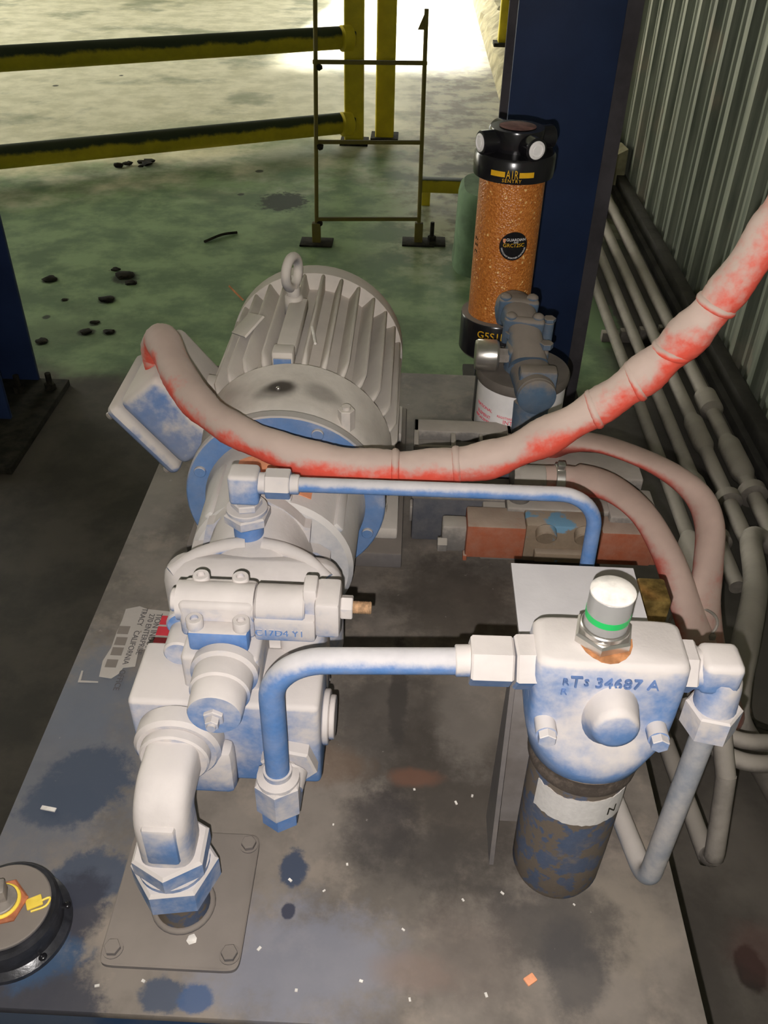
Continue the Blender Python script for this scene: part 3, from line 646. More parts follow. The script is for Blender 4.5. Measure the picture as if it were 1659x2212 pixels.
for x_, y_ in ((-.197, YV-.030), (-.151, YV-.030), (-.198, YV+.016), (-.158, YV+.016)):
    o = Vector((x_, y_, ZV-.006 if y_ < YV else ZV+.010)); b = B(); b.lathe(o, (0, 0, 1), [(.0085, 0), (.0085, .010), (.0078, .011), (.0042, .011), (.0042, .007), (0, .007)], 20); t.part('socket_screw', b, 'blue_top', vb)
t.part('cast_mark', text_b('C17D4 Y1', .0115, flatmap((-.115, YV-.0236, ZV-.018), (1, 0, 0), (0, 0, 1)), .0006), 'blue_clean', vb)
# case drain boss
DXc, DYc = -.176, .806
b = B(); b.cyl((DXc, DYc, .755), (DXc, DYc, .783), .0175, n=28, ch=.001); t.part('drain_boss', b, 'blue_clean')
# outlet fitting on the block face
OX, OY = -.112, .545
b = B(); b.hexa((OX+.008, .580, .648), (OX+.008, .563, .648), .030, phase=.3); b.cyl((OX+.006, .565, .646), (OX+.003, .548, .640), .022, n=24); t.part('outlet_hub', b, 'blue_top')

# ---- pressure tube pump -> filter
t = Thing('pressure_tube', 'bent blue tube from the pump outlet to the pressure filter', 'tube', (OX, OY, .59))
b = B(); b.tube(fillet([(OX, OY, .650), (OX, OY, .829), (.095, .552, .834)], .052, 14), .0122, 24); t.part('tube', b, 'tube_blue')
b = B(); b.hexa((OX, OY, .590), (OX, OY, .612), .0205, phase=.5); t.part('outlet_hex', b, 'blue_clean')
b = B(); b.hexa((OX, OY, .614), (OX, OY, .658), .0255, phase=.5); t.part('tube_nut', b, 'blue')
b = B(); b.lathe((OX, OY, .655), (0, 0, 1), [(.022, 0), (.0215, .006), (.0145, .010), (.0145, .016)], 28); t.part('sleeve', b, 'blue_top')
b = B(); b.cyl((.055, .551, .8335), (.072, .5515, .834), .0145, n=24, ch=.001); t.part('sleeve', b, 'blue_top')
b = B(); b.hexa((.068, .5515, .834), (.106, .552, .834), .0235, phase=.52); t.part('tube_nut', b, 'blue_top')

# ---- drain tube over the valves
t = Thing('drain_tube', 'slim blue tube running right from the pump top and bending down', 'tube', (DXc, DYc, .783))
b = B(); b.hexa((DXc, DYc, .783), (DXc, DYc, .797), .0275, phase=.4); b.cyl((DXc, DYc, .797), (DXc, DYc, .803), .024, n=28, ch=.001); t.part('base_hex', b, 'blue_top')
b = B(); b.hexa((DXc, DYc, .803), (DXc, DYc, .812), .0180, phase=.2); t.part('swivel_nut', b, 'blue_top')
b = B(); b.box((DXc, DYc, .833), (.034, .030, .040), .005, None, 3); t.part('elbow', b, 'blue')
b = B(); b.cyl((DXc+.015, DYc, .836), (DXc+.026, DYc, .836), .0125, n=20); t.part('neck', b, 'blue_top')
b = B(); b.hexa((DXc+.024, DYc, .836), (DXc+.052, DYc, .836), .0175, phase=.52); t.part('tube_nut', b, 'blue')
b = B(); b.tube(fillet([(DXc+.05, DYc, .836), (.222, DYc, .838), (.226, DYc-.004, .66), (.226, DYc+.01, .52)], .045, 12), .0086, 20); t.part('tube', b, 'tube_blue')
b = B(); b.cyl((DXc+.050, DYc, .836), (DXc+.062, DYc, .836), .0115, n=20, ch=.001); t.part('sleeve', b, 'blue_top')

# ================================================================== PRESSURE FILTER
BX, BY = .19, .56
t = Thing('filter_bracket', 'bent dusty steel bracket plate behind the pressure filter', 'bracket', (BX, .64, TT))
b = B(); b.prism([(.612, TT+.0005), (.612, .80), (.728, .80), (.728, .795), (.617, .795), (.617, TT+.0005)], (.122, 0, 0), (0, 1, 0), (0, 0, 1), (.131, 0, 0)); t.part('plate', b, 'bracket')
b = B(); b.prism([(.555, TT+.0005), (.617, TT+.0005), (.617, .795), (.606, .795)], (.117, 0, 0), (0, 1, 0), (0, 0, 1), (.005, 0, 0)); t.part('side_gusset', b, 'cover')
t = Thing('pressure_filter', 'cast blue pressure filter with scuffed bowl and clear indicator', 'filter', (BX, BY, TT))
def rrect(xc, yc, hx, hy, z, pw, n=40):
    return [(xc+hx*math.copysign(abs(math.cos(2*PI*i/n))**pw, math.cos(2*PI*i/n)), yc+hy*math.copysign(abs(math.sin(2*PI*i/n))**pw, math.sin(2*PI*i/n)), z) for i in range(n)]
b = B(); b.loft([rrect(BX, BY, .050, .050, .720, 1), rrect(BX, BY, .0565, .055, .726, .95), rrect(BX, BY, .0595, .057, .742, .85), rrect(BX, .561, .0635, .052, .757, .6), rrect(BX, .560, .0655, .043, .771, .36), rrect(BX, .558, .0660, .037, .80, .26), rrect(BX, .557, .0670, .034, .840, .24), rrect(BX, .556, .0665, .031, .855, .24), rrect(BX, .556, .0640, .028, .861, .24), rrect(BX, .556, .060, .025, .8625, .26)]); hd = t.part('head', b, 'blue', angle=50)
b = B(); b.loft([[(BX+.004+hx*math.cos(2*PI*i/28), y_, zc+hz*math.sin(2*PI*i/28)) for i in range(28)] for y_, hx, hz, zc in ((.530, .027, .044, .797), (.515, .0235, .034, .805), (.503, .0205, .026, .811), (.497, .0190, .022, .813), (.495, .0155, .017, .814))]); t.part('nose_boss', b, 'blue', hd, angle=50)
for x_ in (BX-.052, BX+.047):
    b = B(); b.cyl((x_, .530, .790), (x_, .508, .790), .0095, n=20); b.hexa((x_, .509, .790), (x_, .500, .790), .0085); t.part('bolt', b, 'blue', hd)
t.part('cast_number', text_b('34687 A', .0155, flatmap((BX+.012, .5225, .843), (1, 0, 0), (0, .07, 1)), .0012, 'CENTER', 1.05), 'cast', hd)
for s_, x_, z_, sz in (('R', -.041, .838, .010), ('T', -.032, .838, .018), ('S', -.023, .838, .010), ('R', -.041, .826, .010)):
    t.part('cast_letter', text_b(s_, sz, flatmap((BX+x_, .5225, z_+.005), (1, 0, 0), (0, .07, 1)), .0012), 'cast', hd)
b = B(); b.lathe((BX, BY, .702), (0, 0, 1), [(.0465, 0), (.0535, .001), (.0540, .008), (.0525, .012), (.0530, .020), (.049, .022)], 48); t.part('lock_ring', b, 'grimy')
b = B(); b.lathe((BX, BY, .5005), (0, 0, 1), [(.036, 0), (.044, .004), (.0475, .014), (.0485, .06), (.0495, .207)], 48); t.part('bowl', b, 'bowl')
b = B(); n_ = 26; a0, a1 = -1.05, .95
inn = []; outt = []
for z_ in (.651, .690):
    inn.append([(BX+.0492*math.sin(a0+(a1-a0)*i/n_), BY-.0492*math.cos(a0+(a1-a0)*i/n_), z_+random.uniform(-.0015, .0015)) for i in range(n_+1)])
    outt.append([(BX+.0502*math.sin(a0+(a1-a0)*i/n_), BY-.0502*math.cos(a0+(a1-a0)*i/n_), inn[-1][i][2]) for i in range(n_+1)])
b.loft([inn[0], inn[1], outt[1], outt[0], inn[0]], cap=False); t.part('label_band', b, 'dirty_white', label='torn white label band')
t.part('lettering', text_b('N', .016, cylmap(BX, BY, .0503, .667, .62), .0003), 'dirt')
IX, IY = .183, .560
b = B(); b.hexa((IX, IY, .862), (IX, IY, .873), .027, phase=.3); b.cyl((IX, IY, .873), (IX, IY, .879), .0215, n=32, ch=.001); ind = t.part('indicator_base', b, 'bright')
b = B(); b.prism([(.034*math.cos(a)*1.0, -.030*abs(math.sin(a))-.012) for a in [PI*i/10 for i in range(11)]][::1], (IX+.002, IY+.010, .8618), (.7, 0, 0), (0, 1, 0), (0, 0, .0012)); t.part('rust_stain', b, 'rust', ind)
b = B(); b.cyl((IX, IY, .879), (IX, IY, .916), .0192, n=36, ch=.0008); t.part('indicator_barrel', b, 'clear', ind)
b = B(); b.cyl((IX, IY, .889), (IX, IY, .8955), .01945, n=36); t.part('green_band', b, 'green_band', ind)
b = B(); b.cyl((IX, IY, .880), (IX, IY, .9155), .0150, n=32); t.part('grey_core', b, 'steel', ind)
b = B(); b.lathe((IX, IY, .916), (0, 0, 1), [(.0194, 0), (.0194, .0015), (.017, .0035), (.006, .0055), (0, .006)], 36); t.part('dust_cap', b, 'chip', ind)
b = B(); b.hexa((.107, .552, .834), (.127, .553, .834), .0255, phase=.52); t.part('inlet_hex', b, 'blue_top')
b = B(); b.hexa((.252, .556, .834), (.268, .556, .834), .0245, phase=.52); t.part('outlet_hex', b, 'blue_top')

RX, RY = .294, .545
t = Thing('return_tube', 'dusty tube dropping from the filter elbow and turning along the tank', 'tube', (RX, RY, TT))
b = B(); b.tube(fillet([(.262, .556, .834), (RX, .552, .834), (RX, RY, .795)], .018, 6), .0195, 24); b.box((RX-.006, .551, .838), (.036, .036, .036), .007, None, 3); t.part('elbow', b, 'blue')
b = B(); b.hexa((RX, RY, .798), (RX, RY, .766), .0255, phase=.2); t.part('tube_nut', b, 'blue_top')
b = B(); b.tube(fillet([(RX, RY, .77), (RX-.006, .535, .5135), (.265, .66, .5135), (.24, .95, .5135)], .022, 10), .0118, 24); t.part('tube', b, 'pipe_dusty')
b = B(); b.span((.268, .715, .72), (.300, .755, .765), .004); b.cyl((.285, .735, .72), (.285, .735, TT+.001), .012, n=20); single('brass_fitting', b, 'brass', 'dirty brass fitting on a post beside the bracket plate', 'fitting', loc=(.285, .735, TT))

# ================================================================== VALVE STACK
t = Thing('valve_manifold', 'grey dusty valve block with two red brown solenoids', 'valve', (.22, 1.13, TT))
b = B(); b.span((.13, 1.085, TT+.0005), (.335, 1.245, .585), .004); t.part('base_block', b, 'grey_block')
b = B(); b.span((.165, 1.09, .585), (.325, 1.13, .603), .003); b.span((.175, 1.16, .585), (.385, 1.235, .617), .004); t.part('upper_block', b, 'grey_block')
b = B(); b.span((.32, 1.075, .565), (.395, 1.15, .605), .004); t.part('side_block', b, 'grey_block')
b = B(); b.span((.103, 1.048, .535), (.192, 1.10, .596), .003); b.span((.10, 1.046, .530), (.106, 1.06, .54), .001); t.part('solenoid', b, 'solenoid')
b = B(); b.span((.306, 1.048, .532), (.388, 1.10, .594), .003); b.span((.384, 1.055, .528), (.400, 1.09, .575), .003); t.part('solenoid', b, 'solenoid')
b = B(); b.span((.192, 1.052, .530), (.306, 1.10, .600), .003); t.part('valve_body', b, 'brown_valve')
b = B(); b.span((.208, 1.040, .538), (.292, 1.056, .556), .003); b.cyl((.222, 1.056, .59), (.222, 1.040, .585), .016, n=20, ch=.002); b.cyl((.280, 1.056, .59), (.280, 1.040, .585), .016, n=20, ch=.002); t.part('valve_cover', b, 'brown_valve')
b = B(); b.span((.066, 1.06, .535), (.104, 1.09, .585), .004); b.hexa((.075, 1.06, .55), (.06, 1.06, .55), .012); t.part('override_cap', b, 'grey_block')
for x_, y_ in ((.215, 1.115), (.30, 1.115), (.345, 1.11), (.375, 1.11)):
    b = B(); o = Vector((x_, y_, .600)); b.cyl(o, o+Vector((0, 0, .008)), .006, n=14, ch=.001); t.part('socket_screw', b, 'steel')
t2 = Thing('terminal_box', 'black terminal box with dusty rim left of the valves', 'box', (.09, 1.18, TT))
b = B(); b.span((.02, 1.185, TT+.0005), (.176, 1.262, .630), .004); bx = t2.part('rear_case', b, 'dark_box')
b = B()
for a_, c_ in (((.018, 1.230, .63), (.178, 1.266, .648)), ((.018, 1.183, .63), (.178, 1.189, .648)), ((.018, 1.183, .63), (.026, 1.266, .648)), ((.17, 1.183, .63), (.178, 1.266, .648)), ((.078, 1.183, .63), (.086, 1.266, .646)), ((.124, 1.183, .63), (.130, 1.266, .646))): b.span(a_, c_, .0015)
t2.part('rim', b, 'grey_block', bx)
b = B(); b.span((.02, 1.128, TT+.0005), (.182, 1.184, .588), .004); fc = t2.part('front_case', b, 'dark_box')
b = B(); b.span((.018, 1.126, .585), (.184, 1.182, .593), .002); t2.part('cover', b, 'grey_block', fc)
b = B(); b.span((.016, 1.14, .53), (.021, 1.16, .56), .001); t2.part('latch', b, 'grey_block', fc)

# hydraulic fitting and red sleeves to the right
t = Thing('sleeved_hose', 'flat dusty red sleeved hose clamped to the valve block', 'hose', PZ(1160, 1035, .64))
pts = [PZ(1168, 1035, .645), PZ(1230, 1036, .648), PZ(1310, 1050, .65), PZ(1385, 1105, .645), PZ(1437, 1190, .62), PZ(1470, 1275, .58), PZ(1497, 1350, .54), PZ(1525, 1450, .46), PZ(1560, 1560, .34), PZ(1570, 1560, .15), PZ(1570, 1540, .02)]
b = B(); b.tube(smooth_path(pts, 8), lambda k: (.0175+.005*math.sin(k*17), .0265+.006*math.sin(k*9+1)) if k > .12 else .021, 20); t.part('sleeve', b, 'hose_sleeve', angle=60)
p0 = PZ(1207, 1035, .646); b = B(); b.cyl(p0+Vector((-.007, 0, 0)), p0+Vector((.007, 0, 0)), .0245, n=32, ch=.001); b.box(p0+Vector((0, -.004, .027)), (.012, .012, .010), .002); t.part('clamp', b, 'bright')
p0 = PZ(1150, 1035, .645); b = B(); b.cyl(p0+Vector((-.028, 0, 0)), p0+Vector((.02, 0, 0)), .022, n=28, ch=.003); b.cyl(p0+Vector((-.03, 0, 0)), p0+Vector((-.022, 0, 0)), .027, n=8); b.cyl(p0+Vector((-.015, 0, -.02)), (p0.x-.015, p0.y+.02, .58), .018, n=20); t.part('hose_fitting', b, 'grey_block')
t = Thing('sleeved_hose', 'dusty pink sleeved hose arching behind the clamped one', 'hose', PZ(1220, 945, .66))
pts = [PZ(1185, 965, .62), PZ(1235, 955, .655), PZ(1310, 962, .67), PZ(1420, 1005, .67), PZ(1500, 1062, .655), PZ(1532, 1130, .635), PZ(1530, 1220, .60), PZ(1522, 1320, .55), PZ(1535, 1430, .46), PZ(1575, 1550, .34), PZ(1590, 1550, .15), PZ(1600, 1530, .02)]
b = B(); b.tube(smooth_path(pts, 8), lambda k: (.0170+.006*math.sin(k*13+2), .0245+.007*math.sin(k*11)), 20); t.part('sleeve', b, 'hose_sleeve', angle=60)
p0 = (PZ(1497, 1350, .54)+PZ(1522, 1345, .54))/2; b = B(); b.tube([p0+Vector((-.008+.034*math.cos(a), .012*math.sin(a)*.6, .024*math.sin(a))) for a in [2*PI*i/28 for i in range(29)]], (lambda k: .0022), 8, False); b.box(p0+Vector((.020, -.008, -.016)), (.010, .008, .008), .001); single('cable_tie', b, 'steel', 'pale cable tie binding the two red sleeves', 'cable tie', loc=p0)
# big red hose sagging across
def D(px, py, d): return CAM+ray(px, py)/F*d
hp = [D(352, 790, 1.355), D(343, 752, 1.33), D(352, 738, 1.28), D(385, 808, 1.225), D(430, 872, 1.18), D(500, 925, 1.145), D(590, 965, 1.115), D(690, 995, 1.095), D(800, 1008, 1.085), D(930, 1008, 1.08), D(1060, 992, 1.07), D(1180, 942, 1.055), D(1300, 874, 1.025), D(1400, 802, .995), D(1490, 720, .965), D(1580, 618, .93), D(1680, 478, .89), D(1800, 320, .86), Vector((.62, .95, 1.38)), Vector((.85, 1.0, 1.62)), Vector((1.08, 1.05, 1.75))]
def hr(k):
    base = .0268-.0048*min(1, k/.25)
    return base + .0013*math.sin(k*61)*math.sin(k*23+.5)+.0016*math.sin(k*127+1)*(1 if k > .42 else .35)
sp = smooth_path(hp, 14)
t = Thing('sagging_hose', 'thick dusty red hose sagging from the motor box across to the right', 'hose', hp[0])
b = B(); b.tube(sp, hr, 32)
for v in b.bm.verts: v.co += Vector((random.uniform(-1, 1), random.uniform(-1, 1), random.uniform(-1, 1)))*.0005
t.part('sleeve', b, 'hose', angle=80)
for i, k in ((118, .0018), (132, .002), (166, .003), (178, .003), (190, .0025), (205, .003)):
    if i+1 < len(sp):
        T = (sp[i+1]-sp[i-1]).normalized(); T = (T+Vector((random.uniform(-.4, .4), 0, random.uniform(-.3, .3)))).normalized()
        b = B(); b.torus(sp[i], T, hr(i/len(sp))-.0028, .0055, 36, 10); t.part('wrap_ridge', b, 'hose', angle=80)

# ================================================================== RETURN FILTER AND BREATHER
KX, KY = .196, 1.325
t = Thing('spin_on_filter', 'white spin-on oil filter canister with red print', 'filter', (KX, KY, TT))
b = B(); b.lathe((KX, KY, TT+.0005), (0, 0, 1), [(.055, 0), (.068, .006), (.0735, .02), (.0735, .206)], 56); cn = t.part('canister', b, 'white')
b = B(); b.lathe((KX, KY, .702), (0, 0, 1), [(.074, 0), (.0765, .001), (.0775, .004), (.0775, .014), (.075, .018), (.03, .020)], 56); t.part('grey_shell', b, 'greytop') if 'greytop' in MAT else t.part('grey_shell', b, 'cover')
for s_, z_, a_, sz in (('INTERNATIONAL', 0.652, .10, .0105), ('ELEMENT', 0.633, .02, .0090), ('91680', 0.622, .02, .0090), ('REGISTERED', 0.660, -.40, .0056), ('NATIONAL', 0.664, -1.02, .0080), ('ELEMENT', 0.650, -1.02, .0085), ('REPLACEMENT', 0.641, -1.02, .0070), ('OIL FILTER', 0.624, -1.02, .0065), ('AND TORQUE', 0.614, -1.02, .0065), ('HAND TIGHT', 0.604, -1.02, .0065), ('SERVICE', 0.599, .05, .0075), ('TRUE SEAL', 0.584, -.1, .0075), ('NATIONAL', 0.654, 1.05, .0080), ('FILTER', 0.634, 1.05, .0080)):
    t.part('lettering', text_b(s_, sz, cylmap(KX, KY, .0736, z_, a_), .0002), 'pink', cn)
b = B(); f_ = cylmap(KX, KY, .0736, .58, -.32); b.prism([(0, 0), (.0008, 0), (.0008, .05), (0, .05)], f_(0, 0, .0001), (.8, .3, 0), (0, 0, 1), Vector((.0, -.0003, 0))); t.part('print_line', b, 'pink', cn)
t = Thing('return_filter_head', 'grey blue cast filter head with silver gauge over the white canister', 'valve', (KX, KY, .70))  # cast head of the return filter, kept as its own object
b = B(); b.tube(smooth_path([(.180, 1.43, .775), (.184, 1.395, .785), (.190, 1.36, .775), (.196, 1.33, .755), (.199, 1.30, .735)], 6), lambda k: (.031-.005*math.sin(k*PI), .031-.004*math.sin(k*PI)), 24, True, .7); b.ball((.180, 1.428, .777), .0315, 3); t.part('casting', b, 'greyblue', angle=50)
for y_, x_, z_ in ((1.395, .184, .786), (1.352, .191, .772)):
    b = B(); b.box((x_, y_, z_), (.066, .016, .058), .006, Matrix.Rotation(.35, 3, 'X') @ Matrix.Rotation(-.1, 3, 'Z'), 3); t.part('flange', b, 'greyblue')
    for dx in (-.022, .022):
        b = B(); b.ball((x_+dx, y_-.004, z_+.027), .010, 2, (1, 1, .8)); t.part('bolt', b, 'greyblue')
b = B(); b.span((.165, 1.300, .700), (.232, 1.352, .764), .010, 3); b.cyl((.198, 1.32, .703), (.198, 1.32, .74), .036, n=28); t.part('flange_body', b, 'greyblue')
b = B(); b.cyl((.234, 1.365, .74), (.234, 1.365, .785), .009, n=16, ch=.002); b.hexa((.234, 1.365, .785), (.234, 1.365, .792), .011); t.part('side_bolt', b, 'greyblue')
for x_, y_ in ((.172, 1.345), (.226, 1.31)):
    b = B(); b.hexa((x_, y_, .764), (x_, y_, .774), .011); t.part('bolt', b, 'greyblue')
b = B(); b.cyl((.204, 1.30, .722), (.208, 1.225, .722), .034, .031, n=32, ch=.004); b.span((.18, 1.24, .72), (.24, 1.27, .757), .006); t.part('port_boss', b, 'greyblue')
b = B(); b.lathe((.208, 1.226, .722), (.05, -1, .0), [(.031, 0), (.030, .004), (.022, .009), (0, .0105)], 32); t.part('port_plug', b, 'greyblue', label='rounded blue plug')
b = B(); b.cyl((.206, 1.255, .70), (.204, 1.245, .62), .029, .026, n=28, ch=.004); b.cyl((.204, 1.245, .62), (.204, 1.25, .59), .022, n=24); t.part('down_port', b, 'greyblue')
b = B(); b.lathe((.117, 1.315, .745), (1, 0, 0), [(.0, -.004), (.023, -.004), (.0255, 0), (.0255, .030), (.022, .034), (.0, .034)], 40); g_ = t.part('gauge', b, 'bright')
b = B(); b.hexa((.151, 1.315, .745), (.170, 1.315, .745), .013); t.part('gauge_nut', b, 'steel', g_)
AX, AY = .1650, 1.52
t = Thing('desiccant_breather', 'tall clear breather of orange beads with black caps', 'breather', (AX, AY, TT))
b = B(); b.cyl((AX, AY, TT+.0005), (AX, AY, .665), .030, n=24); t.part('stem', b, 'black')
b = B(); b.lathe((AX, AY, .655), (0, 0, 1), [(.050, 0), (.064, .002), (.067, .006), (.067, .070), (.065, .073), (.057, .073), (.056, .066)], 56); bs = t.part('base_cup', b, 'black')
b = B(); b.lathe((AX, AY, .728), (0, 0, 1), [(.0565, 0), (.066, 0), (.0665, .0012), (.0565, .0015)], 56); t.part('dust_ring', b, 'cover', bs)
b = B(); b.cyl((AX, AY, .72), (AX, AY, .985), .0548, n=56); tu = t.part('bead_column', b, 'gel')
b = B(); b.lathe((AX, AY, .976), (0, 0, 1), [(.055, 0), (.066, .001), (.0668, .006), (.0668, .034), (.064, .038), (.042, .041), (.0445, .070), (.0435, .0735), (0, .074)], 56); cp = t.part('top_cap', b, 'black')
b = B(); b.lathe((AX, AY, 1.0512), (0, 0, 1), [(.030, -.0005), (.026, .0006), (0, .0012)], 40); t.part('cap_dust', b, 'rosy', cp) if 'rosy' in MAT else t.part('cap_dust', b, 'navy_dusty', cp)
for a in (math.radians(-66), math.radians(24), math.radians(114), math.radians(204)):
    d_ = Vector((math.cos(a), math.sin(a), 0)); o = Vector((AX, AY, 1.030))
    b = B(); b.cyl(o+d_*.030, o+d_*.0665, .0180, n=28, ch=.0015); b.box(o+d_*.046+Vector((0, 0, -.010)), (.036, .024, .02), .003, Matrix.Rotation(a, 3, 'Z')); t.part('vent_port', b, 'black', cp)
    b = B(); b.lathe(o+d_*.0665, d_, [(.0140, 0), (.0140, .001), (.0105, .002), (.0098, .0005), (.007, .0005), (.0065, .0015), (0, .002)], 28); t.part('vent_plug', b, 'white', cp)
b = B(); f_ = cylmap(AX, AY, .0669, .992, -.12)
for u0, u1, w_ in ((-.036, -.0115, .0042), (.0115, .036, .0042)):
    n_ = 6; top = [f_(u0+(u1-u0)*i/n_, w_, .0002) for i in range(n_+1)]; bot = [f_(u0+(u1-u0)*i/n_, -w_, .0002) for i in range(n_+1)]
    top2 = [f_(u0+(u1-u0)*i/n_, w_, -.001) for i in range(n_+1)]; bot2 = [f_(u0+(u1-u0)*i/n_, -w_, -.001) for i in range(n_+1)]
    b.loft([top, bot, bot2, top2, top], cap=False)
t.part('gold_bar', b, 'gold', cp)
t.part('lettering', text_b('AIR', .0190, lambda u, v, w: f_(u*.55, v, w+.0002), .0003, 'CENTER', 1.35), 'gold', cp)
t.part('lettering', text_b('SENTRY', .0075, cylmap(AX, AY, .0669, .9825, -.12), .0003, 'CENTER', 1.25), 'gold', cp)
t.part('lettering', text_b('G5S1NG', .0195, cylmap(AX, AY, .0674, .709, -.62), .0003, 'LEFT'), 'gold', bs)
t.part('lettering', text_b('DESICCANT BREATHER', .0050, cylmap(AX, AY, .0674, .690, -.50), .0003, 'LEFT'), 'dirty_white', bs)
f2 = cylmap(AX, AY, .0549, .872, .16); b = B(); n_ = 36
cen = b.bm.verts.new(f2(0, 0, .0006)); ringv = [[b.bm.verts.new(f2(k*0.0245*math.cos(2*PI*i/n_), k*0.0245*math.sin(2*PI*i/n_), .0006)) for i in range(n_)] for k in (.33, .66, 1)]
ringv.append([b.bm.verts.new(f2(0.0245*math.cos(2*PI*i/n_), 0.0245*math.sin(2*PI*i/n_), 0)) for i in range(n_)])
for i in range(n_): b.bm.faces.new((cen, ringv[0][i], ringv[0][(i+1) % n_]))
for a_, c_ in zip(ringv, ringv[1:]):
    for i in range(n_): b.bm.faces.new((a_[i], c_[i], c_[(i+1) % n_], a_[(i+1) % n_]))
st = t.part('round_sticker', b, 'black', tu)
t.part('lettering', text_b('GRC12SC', .0088, lambda u, v, w: f2(u, v+.0015, w+.0008), .0002), 'gold', st)
t.part('lettering', text_b('GUARDIAN', .0066, lambda u, v, w: f2(u+.003, v+.011, w+.0008), .0002), 'white', st)
t.part('lettering', text_b('SERIES', .0030, lambda u, v, w: f2(u+.003, v+.0065, w+.0008), .0002), 'white', st)
b = B(); b.prism([(-.003, .003), (.003, .003), (.0025, -.002), (0, -.005), (-.0025, -.002)], f2(-.0165, .010, .0007), (.98, .17, 0), (0, 0, 1), (0, -.0004, 0)); t.part('shield_mark', b, 'orange', st)
def arc_txt(u, v, w):
    a = -PI/2+u/0.0205; return f2((0.0205-v)*math.cos(a), (0.0205-v)*math.sin(a), w+.0008)
t.part('lettering', text_b('DESICCANT BREATHER CARTRIDGE', .0036, arc_txt, .0002), 'white', st)
t.part('lettering', text_b('2 2 7', .014, lambda u, v, w: Vector((AX+(.0549+w)*math.sin(-1.22-v/.0549), AY-(.0549+w)*math.cos(-1.22-v/.0549), .86+u)), .0003), 'dirt', tu)

# ================================================================== CONDUITS ALONG THE WALL
cl = ('topmost dusty wall conduit, nearest the corrugated sheets', 'second dusty conduit from the corrugated wall', 'third dusty conduit from the corrugated wall', 'lowest dusty conduit, farthest from the corrugated wall')
for k, (x_, z_, y0, r_) in enumerate(((.918, .075, 1.62, .021), (.852, .065, 1.62, .020), (.787, .055, 1.55, .019), (.722, .045, 1.50, .018))):
    t = Thing('wall_conduit', cl[k], 'conduit', (x_, 3, 0), 'conduits along the wall')
    b = B(); b.cyl((x_, y0, z_), (x_, 4.6, z_), r_, n=18); t.part('pipe', b, 'conduit')
    for j, (yc, ln, rr) in enumerate((((2.36, .06, .034), (2.06, .10, .031), (1.9, .02, .036)), ((2.20, .09, .028), (1.88, .02, .033)), ((1.9, .10, .027), (1.72, .02, .031)), ((1.66, .09, .030), (1.57, .02, .034)))[k]):
        b = B(); b.lathe((x_, yc, z_), (0, 1, 0), [(r_, -ln), (rr, -ln*.7), (rr, ln*.7), (r_, ln)], 20); t.part('coupling', b, 'conduit')
    for yc in (2.9, 4.2):
        b = B(); b.span((x_-.03, yc, 0), (x_+.03, yc+.03, z_-r_*.6), .002); t.part('support', b, 'conduit')
def cable(name, label, pts, r, mat='conduit', cat='hose', per=8, grp=None):
    b = B(); P = smooth_path(pts, per); b.tube(P, r, 16); return single(name, b, mat, label, cat, grp, angle=60, loc=P[0])
cable('flexible_conduit', 'thick grey flexible conduit curving down at the right edge', [Vector((.918, 1.66, .075)), PZ(1625, 1160, .12), PZ(1632, 1260, .22), PZ(1612, 1380, .30), PZ(1590, 1480, .33), PZ(1590, 1560, .30), PZ(1640, 1640, .15), PZ(1700, 1750, .05)], .0245, cat='conduit')
cable('bent_conduit', 'grey conduit bent in a V beside the tank corner', fillet([Vector((.318, 1.16, .30)), Vector((.405, 1.13, .30)), PZ(1425, 1570, .30), PZ(1538, 1880, .285), PZ(1568, 1680, .42), PZ(1560, 1600, .46), PZ(1555, 1500, .5)], .02, 5), .0135, cat='conduit', per=2)
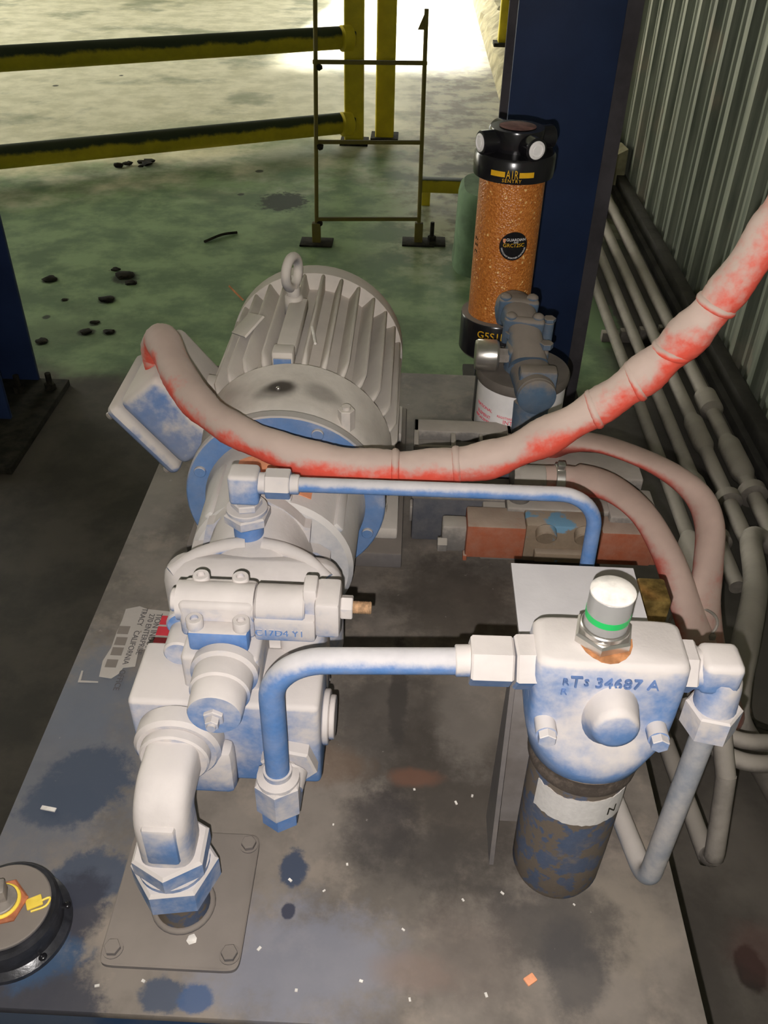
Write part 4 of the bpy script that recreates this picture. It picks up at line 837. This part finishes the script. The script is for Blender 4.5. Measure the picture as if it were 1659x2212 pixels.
cable('grey_hose', 'upper grey hose looping out at the right edge', [PZ(1500, 1500, .42), PZ(1530, 1560, .43), PZ(1580, 1592, .43), PZ(1640, 1603, .42), PZ(1740, 1590, .36), PZ(1900, 1500, .2)], .0115)
cable('grey_hose', 'lower grey hose looping below the other at the right edge', [PZ(1480, 1520, .40), PZ(1530, 1600, .41), PZ(1585, 1637, .41), PZ(1650, 1650, .40), PZ(1760, 1640, .34), PZ(1900, 1560, .2)], .0125)
cable('thin_cable', 'thin dark cable at the lower right edge', [PZ(1600, 1480, .2), PZ(1612, 1540, .2), PZ(1640, 1568, .18), PZ(1720, 1590, .1)], .004, 'dirt', 'cable')
# flakes on the tank
q = PZ(1145, 2118, TT); b = B(); b.box(q+Vector((0, 0, .002)), (.012, .009, .003), .001, Matrix.Rotation(.6, 3, 'Z')); single('rust_chip', b, 'orange', 'small orange chip lying on the tank top', 'chip', loc=q)
b = B()
for px, py in ((871, 2009), (627, 1902), (103, 1747), (750, 1868), (720, 1782), (895, 1706), (985, 1735), (1085, 1930), (1130, 1890), (700, 1925), (560, 2050), (1240, 1955), (1000, 1945), (780, 2120), (885, 2160), (1050, 2150), (310, 2120), (1020, 1720), (640, 2140), (210, 2130)):
    q = PZ(px, py, TT); b.box(q+Vector((0, 0, .0008)), (random.uniform(.002, .005), random.uniform(.0015, .003), .0012), 0, Matrix.Rotation(random.random()*3, 3, 'Z'))
q = PZ(105, 1748, TT); b.box(q+Vector((0, 0, .001)), (.018, .005, .0015), 0, Matrix.Rotation(-.15, 3, 'Z'))
single('paint_flakes', b, 'chip', 'scattered pale paint flakes on the tank top', 'flakes', kind='stuff')

q0, q1 = PY(495, 618, 1.36), PY(525, 648, 1.33); b = B(); b.cyl(q0, q1, .0016, n=6); single('straw', b, 'rust', 'thin straw caught between fins on the motor left shoulder', 'straw', loc=q0)
q0, q1 = PZ(674, 706, .818), PZ(681, 742, .815); b = B(); b.cyl(q0, q1, .0022, n=6); single('white_stick', b, 'chip', 'short white stick lying on the motor fins', 'stick', loc=q0)
